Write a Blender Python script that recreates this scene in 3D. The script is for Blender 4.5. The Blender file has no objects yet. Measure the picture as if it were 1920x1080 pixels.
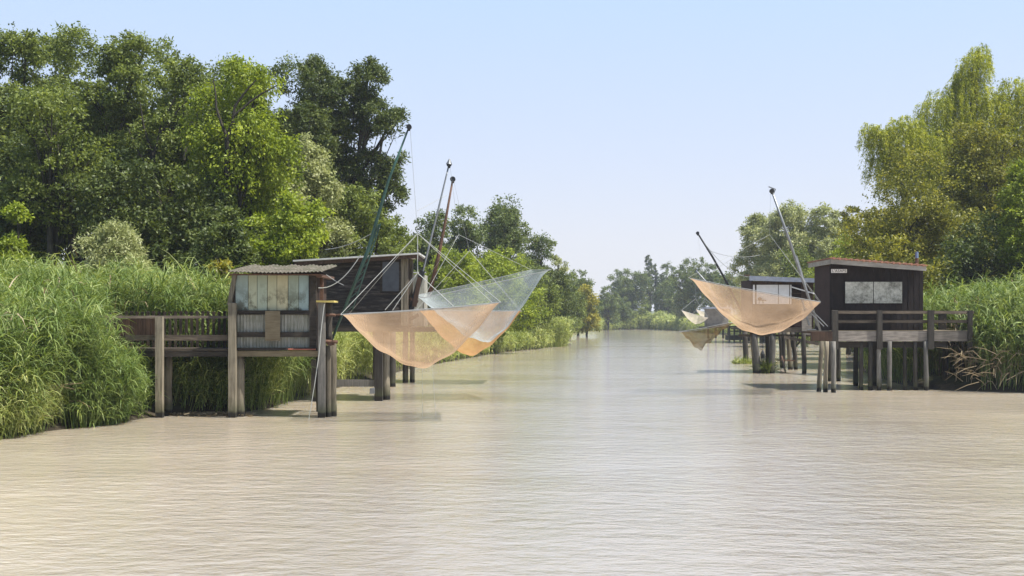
import bpy, math, random
import numpy as np
from mathutils import Vector, Matrix
R = math.radians
sc = bpy.context.scene
col = sc.collection

# ------------------------------------------------------------------ camera
F, HY, HZ = 2200.0, 600.0, 2.3          # focal length and horizon in photo pixels, eye height
cam_d = bpy.data.cameras.new('camera'); cam = bpy.data.objects.new('camera', cam_d); col.objects.link(cam)
cam.location = (0, 0, HZ); cam.rotation_euler = (R(90), 0, 0)
cam_d.sensor_width = 36; cam_d.lens = 36 * F / 1920; cam_d.shift_y = (HY - 540) / 1920
cam_d.clip_start = .1; cam_d.clip_end = 4000
sc.camera = cam
# ------------------------------------------------------------------ sky and sun
SUN_EL, SUN_AZ = 62, 108                 # azimuth clockwise from the view direction
w = bpy.data.worlds.new('World'); sc.world = w; w.use_nodes = True
nt = w.node_tree; nt.nodes.clear()
sky = nt.nodes.new('ShaderNodeTexSky'); sky.sky_type = 'NISHITA'; sky.sun_disc = False
sky.sun_elevation = R(SUN_EL); sky.sun_rotation = R(SUN_AZ); sky.air_density = 1.0; sky.dust_density = 1.2; sky.ozone_density = 1.2
bg = nt.nodes.new('ShaderNodeBackground'); bg.inputs[1].default_value = .15
out = nt.nodes.new('ShaderNodeOutputWorld')
EXPO = 1.0; S_ = .15 * 2 ** EXPO
tc = nt.nodes.new('ShaderNodeTexCoord'); sx = nt.nodes.new('ShaderNodeSeparateXYZ'); nt.links.new(tc.outputs['Generated'], sx.inputs[0])
rp = nt.nodes.new('ShaderNodeValToRGB'); e = rp.color_ramp.elements
for p_, c_ in ((0., (.73, .71, .79)), (.07, (.72, .715, .82)), (.16, (.65, .72, .90)), (.27, (.57, .73, .95)), (.55, (.42, .58, .82)), (1., (.20, .34, .62))):
    q = e[0] if p_ == 0 else (e[-1] if p_ == 1. else e.new(p_)); q.position = p_; q.color = (*c_, 1)
nt.links.new(sx.outputs[2], rp.inputs[0])
vm = nt.nodes.new('ShaderNodeVectorMath'); vm.operation = 'SCALE'; vm.inputs['Scale'].default_value = 1 / S_; nt.links.new(rp.outputs[0], vm.inputs[0])
mxn = nt.nodes.new('ShaderNodeMix'); mxn.data_type = 'RGBA'; mxn.inputs[0].default_value = .85
nt.links.new(sky.outputs[0], mxn.inputs[6]); nt.links.new(vm.outputs[0], mxn.inputs[7]); nt.links.new(mxn.outputs[2], bg.inputs[0]); nt.links.new(bg.outputs[0], out.inputs[0])
sd = bpy.data.lights.new('sun', 'SUN'); sd.energy = 5.0; sd.angle = R(.55); sd.color = (1, .95, .87)
so = bpy.data.objects.new('sun', sd); col.objects.link(so); so.location = (20, -30, 60)
tosun = Vector((math.cos(R(SUN_EL)) * math.sin(R(SUN_AZ)), math.cos(R(SUN_EL)) * math.cos(R(SUN_AZ)), math.sin(R(SUN_EL))))
so.rotation_euler = tosun.to_track_quat('Z', 'Y').to_euler()
sc.view_settings.view_transform = 'Standard'; sc.view_settings.look = 'None'
sc.view_settings.exposure = EXPO; sc.view_settings.gamma = 1
sc.cycles.transparent_max_bounces = 24; sc.cycles.max_bounces = 7
sc.cycles.volume_bounces = 1

# ------------------------------------------------------------------ helpers
def P(px, py, D): return Vector(((px - 960) / F * D, D, HZ - (py - HY) / F * D))
def tag(o, label=None, cat=None, group=None, kind=None):
    if label: o['label'] = label
    if cat: o['category'] = cat
    if group: o['group'] = group
    if kind: o['kind'] = kind
    return o
def thing(name, label, cat, loc, group=None):
    o = bpy.data.objects.new(name, None); col.objects.link(o); o.location = loc; o.empty_display_size = .3
    return tag(o, label, cat, group)
def worldloc(o):
    v = Vector((0, 0, 0))
    while o: v += o.location; o = o.parent
    return v
def npmesh(name, V, Q, mat, parent=None, uv=None, smooth=False):
    """mesh from numpy verts and quads; V in world coordinates"""
    V = np.asarray(V, dtype=np.float32); Q = np.asarray(Q, dtype=np.int32)
    if parent is not None: V = V - np.array(worldloc(parent), dtype=np.float32)
    me = bpy.data.meshes.new(name)
    me.vertices.add(len(V)); me.vertices.foreach_set('co', V.ravel())
    me.loops.add(Q.size); me.loops.foreach_set('vertex_index', Q.ravel())
    me.polygons.add(len(Q)); me.polygons.foreach_set('loop_start', np.arange(0, Q.size, Q.shape[1], dtype=np.int32))
    me.polygons.foreach_set('loop_total', np.full(len(Q), Q.shape[1], dtype=np.int32))
    if smooth: me.polygons.foreach_set('use_smooth', np.ones(len(Q), dtype=bool))
    if uv is not None:
        l = me.uv_layers.new(name='UVMap'); l.data.foreach_set('uv', np.repeat(np.asarray(uv, dtype=np.float32), Q.shape[1], axis=0).ravel())
    me.materials.append(mat); me.update(calc_edges=True)
    o = bpy.data.objects.new(name, me); col.objects.link(o)
    if parent is not None: o.parent = parent
    return o
class MB:
    def __init__(s, seed=1): s.v = []; s.f = []; s.u = []; s.r = random.Random(seed)
    def _add(s, vs, fs, u=None):
        b = len(s.v); s.v += [tuple(v) for v in vs]; s.f += [tuple(b + i for i in f) for f in fs]
        u = u if u is not None else (s.r.random(), s.r.random()); s.u += [u] * len(fs)
        return s
    def hexa(s, c, u=None):                # eight corners: bottom four ccw, top four ccw
        return s._add(c, [(3, 2, 1, 0), (4, 5, 6, 7), (0, 1, 5, 4), (1, 2, 6, 5), (2, 3, 7, 6), (3, 0, 4, 7)], u)
    def box(s, x0, x1, y0, y1, z0, z1, j=0, u=None):
        g = lambda: s.r.uniform(-j, j)
        return s.hexa([(x + g(), y + g(), z + g()) for z in (z0, z1) for x, y in ((x0, y0), (x1, y0), (x1, y1), (x0, y1))], u)
    def beam(s, a, b, w, h, up=(0, 0, 1), u=None):
        a, b = Vector(a), Vector(b); d = (b - a).normalized(); upv = Vector(up)
        if abs(d.dot(upv)) > .95: upv = Vector((0, 1, 0))
        x = d.cross(upv).normalized(); z = x.cross(d).normalized()
        c = [a - x * w / 2 - z * h / 2, a + x * w / 2 - z * h / 2, b + x * w / 2 - z * h / 2, b - x * w / 2 - z * h / 2,
             a - x * w / 2 + z * h / 2, a + x * w / 2 + z * h / 2, b + x * w / 2 + z * h / 2, b - x * w / 2 + z * h / 2]
        return s.hexa(c, u)
    def tube(s, pts, rad, n=8, cap=True, jit=0, u=None):
        pts = [Vector(p) for p in pts]; m = len(pts)
        if not hasattr(rad, '__len__'): rad = [rad] * m
        vs = []; fs = []
        d0 = (pts[-1] - pts[0]).normalized(); ref = Vector((0, 1, 0)) if abs(d0.y) < .9 else Vector((1, 0, 0))
        for i, p in enumerate(pts):
            d = (pts[min(i + 1, m - 1)] - pts[max(i - 1, 0)]).normalized()
            x = d.cross(ref).normalized(); y = d.cross(x)
            for k in range(n):
                a = 2 * math.pi * k / n; r = rad[i] * (1 + s.r.uniform(-jit, jit))
                vs.append(p + x * math.cos(a) * r + y * math.sin(a) * r)
        for i in range(m - 1):
            for k in range(n): fs.append((i * n + k, i * n + (k + 1) % n, (i + 1) * n + (k + 1) % n, (i + 1) * n + k))
        if cap: fs.append(tuple(range(n))[::-1]); fs.append(tuple((m - 1) * n + k for k in range(n)))
        return s._add(vs, fs, u)
    def post(s, x, y, z0, z1, r, dx=0, dy=0, n=10):       # dx, dy: lean of the foot
        pts = []; rr = []
        for i in range(7):
            t = i / 6; pts.append((x + dx * (1 - t) + s.r.uniform(-.12, .12) * r, y + dy * (1 - t), z0 + (z1 - z0) * t)); rr.append(r * (1.08 - .12 * t) * s.r.uniform(.95, 1.05))
        return s.tube(pts, rr, n, jit=.05)
    def build(s, name, mat, parent=None, smooth=False):
        me = bpy.data.meshes.new(name)
        off = worldloc(parent) if parent is not None else Vector((0, 0, 0))
        me.from_pydata([(v[0] - off.x, v[1] - off.y, v[2] - off.z) for v in s.v], [], s.f)
        l = me.uv_layers.new(name='UVMap'); uu = []
        for f, u in zip(s.f, s.u): uu += [u] * len(f)
        l.data.foreach_set('uv', np.array(uu, dtype=np.float32).ravel())
        if smooth: me.polygons.foreach_set('use_smooth', [True] * len(s.f))
        me.materials.append(mat); me.update()
        o = bpy.data.objects.new(name, me); col.objects.link(o)
        if parent is not None: o.parent = parent
        return o

# ------------------------------------------------------------------ materials
class NT:
    def __init__(s, name):
        s.m = bpy.data.materials.new(name); s.m.use_nodes = True; s.t = s.m.node_tree; s.t.nodes.clear()
        s.out = s.n('ShaderNodeOutputMaterial')
    def n(s, t, **k):
        x = s.t.nodes.new(t)
        for a, b in k.items(): setattr(x, a, b)
        return x
    def l(s, a, b): s.t.links.new(a, b)
    def pos(s, scale=(1, 1, 1), rot=(0, 0, 0)):
        g = s.n('ShaderNodeNewGeometry'); m = s.n('ShaderNodeMapping'); m.inputs['Scale'].default_value = scale; m.inputs['Rotation'].default_value = rot
        s.l(g.outputs['Position'], m.inputs['Vector']); return m.outputs[0]
    def noise(s, vec, scale, detail=4, rough=.6):
        x = s.n('ShaderNodeTexNoise'); x.inputs['Scale'].default_value = scale; x.inputs['Detail'].default_value = detail; x.inputs['Roughness'].default_value = rough
        s.l(vec, x.inputs['Vector']); return x.outputs['Fac']
    def ramp(s, fac, stops):
        x = s.n('ShaderNodeValToRGB'); e = x.color_ramp.elements
        while len(e) < len(stops): e.new(.5)
        for q, (p, c) in zip(e, stops): q.position = p; q.color = (*c, 1) if hasattr(c, '__len__') else (c, c, c, 1)
        s.l(fac, x.inputs[0]); return x.outputs[0]
    def mix(s, fac, a, b, mode='MIX'):
        x = s.n('ShaderNodeMix', data_type='RGBA', blend_type=mode)
        for v, i in ((fac, 0), (a, 6), (b, 7)):
            if hasattr(v, 'links'): s.l(v, x.inputs[i])
            elif i == 0: x.inputs[0].default_value = v
            else: x.inputs[i].default_value = (*v, 1)
        return x.outputs[2]
    def math(s, op, a, b=0.0, clamp=False):
        x = s.n('ShaderNodeMath', operation=op, use_clamp=clamp)
        for v, i in ((a, 0), (b, 1)):
            if hasattr(v, 'links'): s.l(v, x.inputs[i])
            else: x.inputs[i].default_value = v
        return x.outputs[0]
    def z(s):
        g = s.n('ShaderNodeNewGeometry'); q = s.n('ShaderNodeSeparateXYZ'); s.l(g.outputs['Position'], q.inputs[0]); return q.outputs[2]
    def uv(s):
        u = s.n('ShaderNodeUVMap'); q = s.n('ShaderNodeSeparateXYZ'); s.l(u.outputs[0], q.inputs[0]); return q.outputs[0], q.outputs[1]
    def bump(s, h, strength=.4, dist=.01):
        b = s.n('ShaderNodeBump'); b.inputs['Strength'].default_value = strength; b.inputs['Distance'].default_value = dist; s.l(h, b.inputs['Height']); return b.outputs[0]
    def pbr(s, colr, rough=.8, spec=.3, normal=None, metal=0):
        p = s.n('ShaderNodeBsdfPrincipled')
        for v, k in ((colr, 'Base Color'), (rough, 'Roughness')):
            if hasattr(v, 'links'): s.l(v, p.inputs[k])
            else: p.inputs[k].default_value = (*v, 1) if hasattr(v, '__len__') else v
        p.inputs['Specular IOR Level'].default_value = spec; p.inputs['Metallic'].default_value = metal
        if normal is not None: s.l(normal, p.inputs['Normal'])
        return p.outputs[0]
    def done(s, sh): s.l(sh, s.out.inputs['Surface']); return s.m

def wood(name, c1, c2, stretch=(14, 14, 1.2), wet=True, spread=.35, moss=None):
    s = NT(name); v = s.pos(stretch)
    f = s.noise(v, 2.2, 7, .65); u, _ = s.uv()
    c = s.ramp(f, [(.28, c1), (.72, c2)])
    br = s.math('ADD', s.math('MULTIPLY', u, 2 * spread), 1 - spread)
    m = s.n('ShaderNodeVectorMath', operation='SCALE'); s.l(c, m.inputs[0]); s.l(br, m.inputs['Scale']); c = m.outputs[0]
    big = s.noise(s.pos(), 2.1, 4, .6)
    c = s.mix(s.math('MULTIPLY', s.ramp(big, [(.45, 0.), (.75, 1.)]), .45), c, tuple(a * .35 for a in c1))
    if moss: c = s.mix(s.ramp(s.noise(s.pos((2, 2, 2)), 1.6, 5, .7), [(.55, 0.), (.68, 1.)]), c, moss)
    if wet:
        wv = s.math('ADD', s.z(), s.math('MULTIPLY', s.noise(s.pos(), 6, 3), .12))
        c = s.mix(s.ramp(s.math('ADD', s.z(), s.math('MULTIPLY', s.noise(s.pos(), 4, 4), .35)), [(.35, .75), (.62, 0.)]), c, (.045, .05, .024))
        c = s.mix(s.ramp(wv, [(.16, 1.), (.22, 0.)]), c, (.012, .011, .009))
    return s.done(s.pbr(c, .82, .25, s.bump(f, .6, .012)))
def plain(name, c, rough=.6, metal=0, var=.3, sc_=6):
    s = NT(name); f = s.noise(s.pos(), sc_, 5, .65)
    cc = s.ramp(f, [(.3, tuple(a * (1 - var) for a in c)), (.7, tuple(min(1, a * (1 + var)) for a in c))])
    return s.done(s.pbr(cc, rough, .4, s.bump(f, .2, .004), metal))
def leafmat(name, cols, trans=.35, tcol=None, patch=.0):
    s = NT(name); u, v = s.uv()
    mixf = s.math('ADD', s.math('MULTIPLY', u, .5), s.math('MULTIPLY', v, .5))
    c = s.ramp(mixf, [(.12, cols[0]), (.5, cols[1]), (.88, cols[2])])
    d = s.pbr(c, .5, .22)
    t = s.n('ShaderNodeBsdfTranslucent')
    tc = s.mix(1., c, tcol or (1.5, 1.45, .6), 'MULTIPLY'); s.l(tc, t.inputs[0])
    mx = s.n('ShaderNodeMixShader'); mx.inputs[0].default_value = trans; s.l(d, mx.inputs[1]); s.l(t.outputs[0], mx.inputs[2])
    return s.done(mx.outputs[0])
M = {}
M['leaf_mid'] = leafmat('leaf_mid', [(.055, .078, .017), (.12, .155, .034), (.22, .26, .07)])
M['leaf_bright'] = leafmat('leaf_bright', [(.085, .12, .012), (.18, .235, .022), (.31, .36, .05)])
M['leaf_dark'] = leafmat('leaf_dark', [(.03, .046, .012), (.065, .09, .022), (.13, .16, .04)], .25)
M['leaf_grey'] = leafmat('leaf_grey', [(.16, .18, .065), (.29, .315, .13), (.46, .47, .26)], .35, (1.2, 1.2, .8))
M['leaf_olive'] = leafmat('leaf_olive', [(.06, .068, .012), (.145, .155, .024), (.31, .29, .055)])
M['leaf_willow'] = leafmat('leaf_willow', [(.12, .15, .020), (.25, .285, .036), (.46, .46, .085)], .45)
M['leaf_yellow'] = leafmat('leaf_yellow', [(.10, .12, .02), (.22, .21, .035), (.36, .31, .05)])
M['leaf_far'] = leafmat('leaf_far', [(.05, .075, .022), (.10, .135, .038), (.18, .215, .07)], .28)
M['reed'] = leafmat('reed', [(.09, .125, .026), (.23, .275, .075), (.46, .48, .23)], .30)
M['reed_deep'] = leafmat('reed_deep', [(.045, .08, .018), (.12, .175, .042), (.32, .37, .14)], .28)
M['reed_dry'] = leafmat('reed_dry', [(.12, .09, .05), (.22, .17, .10), (.34, .28, .18)], .2, (1, .9, .7))
M['bark'] = wood('bark', (.016, .014, .010), (.06, .052, .04), (6, 6, 2), False)
M['post_brown'] = wood('post_brown', (.085, .072, .050), (.25, .22, .165), (12, 12, .8))
M['post_grey'] = wood('post_grey', (.07, .067, .062), (.20, .19, .17), (12, 12, .8))
M['post_dark'] = wood('post_dark', (.018, .016, .014), (.06, .054, .046), (12, 12, .8))
M['beam_dark'] = wood('beam_dark', (.014, .012, .010), (.05, .041, .033), (1.1, 10, 12))
M['beam_mid'] = wood('beam_mid', (.042, .033, .025), (.13, .105, .08), (1.1, 10, 12))
M['beam_grey'] = wood('beam_grey', (.10, .09, .078), (.27, .24, .21), (1.1, 10, 12))
M['beam_tan'] = wood('beam_tan', (.16, .125, .075), (.32, .265, .175), (1.1, 10, 12))
M['picket'] = wood('picket', (.016, .012, .008), (.055, .04, .027), (12, 12, 1))
M['brown_board'] = wood('brown_board', (.025, .015, .010), (.075, .045, .03), (12, 12, .9))
M['red_board'] = wood('red_board', (.018, .009, .008), (.05, .025, .02), (1, 10, 12))
M['white_pvc'] = plain('white_pvc', (.78, .76, .75), .5, 0, .06)
M['rope'] = plain('rope', (.34, .35, .33), .8, 0, .1)
M['rope_thin'] = plain('rope_thin', (.25, .26, .26), .8, 0, .1)
M['green_metal'] = plain('green_metal', (.030, .075, .062), .45, .2, .35, 3)
M['rust_metal'] = plain('rust_metal', (.095, .05, .032), .8, .1, .5, 9)
M['grey_metal'] = plain('grey_metal', (.20, .21, .22), .45, .5, .25)
M['dark_metal'] = plain('dark_metal', (.018, .02, .022), .5, .3, .4)
M['yellow'] = plain('yellow', (.42, .34, .10), .6, 0, .2)
M['red_pipe'] = plain('red_pipe', (.22, .07, .045), .6, 0, .3)
M['fascia'] = wood('fascia', (.20, .185, .16), (.38, .35, .31), (1.1, 10, 12), False, .1)
M['roof_grey'] = plain('roof_grey', (.20, .22, .27), .6, 0, .2)
M['tile_red'] = plain('tile_red', (.26, .125, .08), .85, 0, .4, 8)
M['white_roof'] = plain('white_roof', (.42, .42, .40), .6, 0, .2)
M['blue_paint'] = plain('blue_paint', (.12, .17, .28), .6, 0, .2)

def m_shutter():
    s = NT('shutter'); u, v = s.uv()
    c = s.ramp(u, [(.0, (.26, .34, .31)), (.3, (.40, .45, .34)), (.55, (.55, .48, .28)), (.8, (.44, .48, .39)), (1., (.30, .41, .42))])
    f = s.noise(s.pos((10, 10, 1.2)), 2, 6, .7); c = s.mix(s.math('MULTIPLY', f, .45), c, (.16, .155, .12))
    st = s.noise(s.pos((1.7, 1.7, 1.3)), 2.1, 6, .7)
    zz = s.ramp(s.z(), [(.0, 0.), (1., 0.)])
    g = s.math('MULTIPLY', s.math('SUBTRACT', 3.25, s.z()), 1.6, True)
    k = s.math('MULTIPLY', s.ramp(st, [(.44, 0.), (.56, 1.)]), g)
    c = s.mix(s.math('MULTIPLY', k, .85), c, (.055, .05, .025))
    return s.done(s.pbr(c, .75, .3, s.bump(f, .4, .006)))
def m_sheet():
    s = NT('weathered_sheet'); f = s.noise(s.pos((16, 16, 1.3)), 1.7, 7, .75)
    c = s.ramp(f, [(.28, (.20, .19, .18)), (.48, (.50, .485, .465)), (.68, (.74, .73, .72))])
    b = s.noise(s.pos(), 3, 4); c = s.mix(s.ramp(b, [(.5, 0.), (.7, .6)]), c, (.13, .125, .09))
    lo = s.ramp(s.math('ADD', s.z(), s.math('MULTIPLY', b, .2)), [(1.74, 1.), (1.84, 0.)])
    c = s.mix(s.math('MULTIPLY', lo, .6), c, (.08, .09, .045))
    return s.done(s.pbr(c, .8, .3, s.bump(f, .3, .006)))
def m_roofsheet():
    s = NT('lichen_roof'); f = s.noise(s.pos(), 5, 7, .75)
    c = s.ramp(f, [(.3, (.035, .032, .024)), (.5, (.09, .08, .06)), (.7, (.17, .15, .13))])
    c = s.mix(s.ramp(s.noise(s.pos((1, 1, 1), (1, 0, 0)), 2.2, 5), [(.5, 0.), (.62, .7)]), c, (.05, .055, .03))
    return s.done(s.pbr(c, .9, .2))
def m_tarboard():
    s = NT('tarred_board'); f = s.noise(s.pos((1.6, 8, 11)), 1.3, 8, .72); u, v = s.uv()
    c = s.ramp(f, [(.35, (.012, .010, .010)), (.5, (.032, .028, .026)), (.62, (.10, .085, .075)), (.75, (.24, .21, .18))])
    c = s.mix(s.math('MULTIPLY', u, .5), c, (.022, .02, .02))
    return s.done(s.pbr(c, .85, .25, s.bump(f, .5, .01)))
def m_blackpaint():
    s = NT('black_paint'); f = s.noise(s.pos((2, 2, 1)), 3, 6, .7)
    c = s.ramp(f, [(.3, (.011, .0085, .0085)), (.7, (.024, .018, .017))])
    return s.done(s.pbr(c, .7, .15, s.bump(f, .2, .004)))
def m_pane():
    s = NT('grimy_pane'); f = s.noise(s.pos(), 9, 8, .8); g = s.noise(s.pos(), 1.8, 4)
    k = s.math('ADD', s.math('MULTIPLY', f, .55), s.math('MULTIPLY', g, .45))
    c = s.ramp(k, [(.42, (.10, .10, .08)), (.50, (.30, .30, .255)), (.62, (.55, .545, .48))])
    return s.done(s.pbr(c, .35, .5))
def m_glass():
    s = NT('dark_glass'); f = s.noise(s.pos(), 3, 4)
    return s.done(s.pbr(s.ramp(f, [(.3, (.03, .036, .045)), (.7, (.065, .075, .09))]), .3, .5))
def m_net(name, c1, c2, a0, a1, freq=30):
    s = NT(name)
    uvn = s.n('ShaderNodeUVMap'); mp = s.n('ShaderNodeMapping'); mp.inputs['Scale'].default_value = (1, 1, 1); s.l(uvn.outputs[0], mp.inputs[0])
    f = s.noise(mp.outputs[0], 3, 5, .6); c = s.ramp(f, [(.35, c1), (.65, c2)])
    w1 = s.n('ShaderNodeTexWave'); w1.inputs['Scale'].default_value = freq; w1.inputs['Distortion'].default_value = 1.5; s.l(mp.outputs[0], w1.inputs['Vector'])
    lw = s.n('ShaderNodeLayerWeight'); lw.inputs[0].default_value = .5
    a = s.math('ADD', s.math('MULTIPLY', s.math('POWER', lw.outputs['Facing'], 2.0), a1 - a0), a0)
    a = s.math('ADD', a, s.math('MULTIPLY', s.math('SUBTRACT', w1.outputs['Fac'], .5), .10), True)
    a = s.math('ADD', a, s.math('MULTIPLY', s.math('SUBTRACT', f, .5), .5), True)
    d = s.n('ShaderNodeBsdfDiffuse'); s.l(c, d.inputs[0]); t = s.n('ShaderNodeBsdfTranslucent'); s.l(c, t.inputs[0])
    m1 = s.n('ShaderNodeMixShader'); m1.inputs[0].default_value = .4; s.l(d.outputs[0], m1.inputs[1]); s.l(t.outputs[0], m1.inputs[2])
    tr = s.n('ShaderNodeBsdfTransparent'); m2 = s.n('ShaderNodeMixShader'); s.l(a, m2.inputs[0]); s.l(tr.outputs[0], m2.inputs[1]); s.l(m1.outputs[0], m2.inputs[2])
    return s.done(m2.outputs[0])
M['shutter'] = m_shutter(); M['sheet'] = m_sheet(); M['roofsheet'] = m_roofsheet(); M['tar'] = m_tarboard()
M['black'] = m_blackpaint(); M['pane'] = m_pane(); M['glass'] = m_glass()
M['net_peach'] = m_net('net_peach', (.41, .285, .18), (.54, .39, .265), .29, .9)
M['net_orange'] = m_net('net_orange', (.46, .27, .12), (.55, .34, .18), .5, .96)
M['net_blue'] = m_net('net_blue', (.32, .375, .40), (.46, .51, .53), .24, .7)
M['net_brown'] = m_net('net_brown', (.10, .07, .035), (.20, .14, .06), .42, .9)
M['net_pale'] = m_net('net_pale', (.45, .40, .33), (.6, .55, .45), .5, .95)

def m_ground():
    s = NT('ground_soil'); f = s.noise(s.pos(), .8, 8, .7); g = s.noise(s.pos(), 7, 5)
    c = s.ramp(f, [(.35, (.035, .03, .018)), (.55, (.06, .07, .025)), (.7, (.09, .12, .035))])
    wet = s.ramp(s.math('ADD', s.z(), s.math('MULTIPLY', g, .15)), [(.18, 1.), (.42, 0.)])
    c = s.mix(wet, c, (.04, .032, .02)); return s.done(s.pbr(c, .9, .2, s.bump(g, .8, .05)))
M['ground'] = m_ground()
def m_water():
    s = NT('water')
    c1 = s.ramp(s.noise(s.pos((.25, .1, 1)), .6, 4), [(.35, (.40, .345, .265)), (.65, (.48, .415, .33))])
    g = s.n('ShaderNodeNewGeometry'); q = s.n('ShaderNodeSeparateXYZ'); s.l(g.outputs['Position'], q.inputs[0])
    ax = s.math('SUBTRACT', q.outputs[0], s.math('ADD', s.math('MULTIPLY', q.outputs[1], .09), .4))      # tan to grey towards mid stream: sky reflection put into the colour
    ax = s.math('ADD', s.math('ABSOLUTE', ax), s.math('MULTIPLY', s.noise(s.pos((.2, .1, 1)), 1.5, 4), 3))
    c = s.mix(s.ramp(s.math('MULTIPLY', ax, .1), [(.38, 0.), (.95, 1.)]), (.295, .265, .225), c1)
    h1 = s.noise(s.pos((1.0, 1.7, 1), (0, 0, .25)), 2.2, 4, .6)
    h2 = s.noise(s.pos((1.0, 1.6, 1), (0, 0, -.4)), 8., 3, .6)
    h3 = s.noise(s.pos((.35, .6, 1), (0, 0, .1)), .5, 3, .5)
    calm = s.ramp(s.noise(s.pos((.06, .12, 1)), 1.0, 3), [(.38, .45), (.6, 1.)])
    h = s.math('ADD', s.math('MULTIPLY', h1, .6), s.math('MULTIPLY', h2, .14)); h = s.math('ADD', h, s.math('MULTIPLY', h3, .6))
    h = s.math('MULTIPLY', h, calm); h = s.math('MULTIPLY', h, s.ramp(s.math('MULTIPLY', q.outputs[1], .005), [(.1, 1.), (.6, .3)]))
    p = s.n('ShaderNodeBsdfPrincipled'); s.l(c, p.inputs['Base Color']); p.inputs['Roughness'].default_value = .09; p.inputs['IOR'].default_value = 1.85
    p.inputs['Subsurface Weight'].default_value = 1.; p.inputs['Subsurface Radius'].default_value = (.6, .5, .35); p.inputs['Subsurface Scale'].default_value = .7; s.l(s.bump(h, 1., .085), p.inputs['Normal']); return s.done(p.outputs[0])
M['water'] = m_water()

# ------------------------------------------------------------------ terrain and water
LB = [(-12, -60), (-11.5, 10), (-10.6, 20), (-9.9, 23.5), (-9.0, 26), (-8.4, 28.0), (-6.8, 29.1), (-6.3, 31), (-6.4, 35), (-5.6, 43), (-4.9, 55), (-3.4, 66), (-1.0, 82), (2.2, 94), (3.3, 100), (3.6, 112), (5.5, 140), (9, 195), (15, 240), (24, 276), (33, 284)]
RB = [(36, 262), (35, 230), (33.5, 195), (32.5, 160), (31, 126), (28, 95), (22, 75), (17.5, 60), (15.2, 50), (13.9, 42), (14.0, 38.6), (16.5, 37.2), (22, 35), (34, 30), (40, -60)]
POLY = np.array(LB + RB, dtype=float)
def river_dist(X, Y):
    """signed distance to the river bank: negative in the water"""
    X = np.asarray(X, float); Y = np.asarray(Y, float)
    n = len(POLY); inside = np.zeros(X.shape, bool); dmin = np.full(X.shape, 1e9)
    for i in range(n):
        x0, y0 = POLY[i]; x1, y1 = POLY[(i + 1) % n]
        c = ((y0 > Y) != (y1 > Y)); 
        xi = x0 + (Y - y0) * (x1 - x0) / ((y1 - y0) if y1 != y0 else 1e-9); inside ^= c & (X < xi)
        dx, dy = x1 - x0, y1 - y0; t = np.clip(((X - x0) * dx + (Y - y0) * dy) / (dx * dx + dy * dy), 0, 1)
        dmin = np.minimum(dmin, np.hypot(X - x0 - t * dx, Y - y0 - t * dy))
    return np.where(inside, -dmin, dmin)
def ground_z(X, Y):
    d = river_dist(X, Y)
    n = .12 * np.sin(X * .9 + 1.3 * np.sin(Y * .5)) * np.cos(Y * .7) + .05 * np.sin(X * 3.1 + Y * 2.3)
    z = np.where(d < 0, np.maximum(-1.0, d * .25), .9 * (1 - np.exp(-np.maximum(d, 0) / 2.2)) + np.maximum(d, 0) * .01)
    return z + n * np.clip(np.abs(d) / 3, 0.05, 1)
def gz(x, y): return float(ground_z(np.array([x]), np.array([y]))[0])
gx = np.concatenate([np.linspace(-900, -60, 30)[:-1], np.linspace(-60, -20, 60)[:-1], np.linspace(-20, 42, 240)[:-1], np.linspace(42, 80, 40)[:-1], np.linspace(80, 900, 30)])
gy = np.concatenate([np.linspace(-300, 5, 30)[:-1], np.linspace(5, 60, 220)[:-1], np.linspace(60, 130, 120)[:-1], np.linspace(130, 320, 120)[:-1], np.linspace(320, 1800, 30)])
XX, YY = np.meshgrid(gx, gy); ZZ = ground_z(XX, YY)
nx, ny = len(gx), len(gy); ii = np.arange(nx * ny).reshape(ny, nx)
Q = np.stack([ii[:-1, :-1], ii[:-1, 1:], ii[1:, 1:], ii[1:, :-1]], -1).reshape(-1, 4)
tag(npmesh('ground', np.stack([XX, YY, ZZ], -1).reshape(-1, 3), Q, M['ground'], smooth=True), kind='structure')
wv = [(-60, -80, 0), (80, -80, 0), (80, 300, 0), (-60, 300, 0)]
tag(npmesh('water', wv, [(0, 1, 2, 3)], M['water']), kind='structure')

# ------------------------------------------------------------------ foliage
def unit(a): return a / np.maximum(np.linalg.norm(a, axis=-1, keepdims=True), 1e-9)
def leaf_arrays(C, out, s, w, rng, up=.5, outw=.5, droop=.3, clus=None):
    N = len(C); n = unit(rng.normal(size=(N, 3)) + np.array([0, 0, up]) + out * outw)
    d = rng.normal(size=(N, 3)) + out * .5 - np.array([0, 0, droop]); d = unit(d - n * (d * n).sum(1, keepdims=True))
    sd_ = np.cross(n, d); L = (s * rng.uniform(.6, 1.35, (N, 1))); W = w * rng.uniform(.7, 1.3, (N, 1))
    V = np.stack([C, C + d * L * .45 + sd_ * W * .5, C + d * L, C + d * L * .45 - sd_ * W * .5], 1).reshape(-1, 3)
    Q = np.arange(4 * N).reshape(N, 4)
    uv = np.stack([rng.random(N), clus if clus is not None else rng.random(N)], 1)
    return V, Q, uv
def limb(mb, a, b, r0, r1, bend, rnd, n=6):
    a, b = Vector(a), Vector(b); pts = []; rr = []; m = 6
    o = Vector((rnd.uniform(-1, 1), rnd.uniform(-1, 1), rnd.uniform(-.3, .6))) * bend
    for i in range(m + 1):
        t = i / m; p = a.lerp(b, t) + o * math.sin(t * math.pi) + Vector((rnd.uniform(-1, 1), rnd.uniform(-1, 1), 0)) * bend * .15
        pts.append(p); rr.append(r0 + (r1 - r0) * t)
    mb.tube(pts, rr, n, cap=False); return pts
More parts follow.
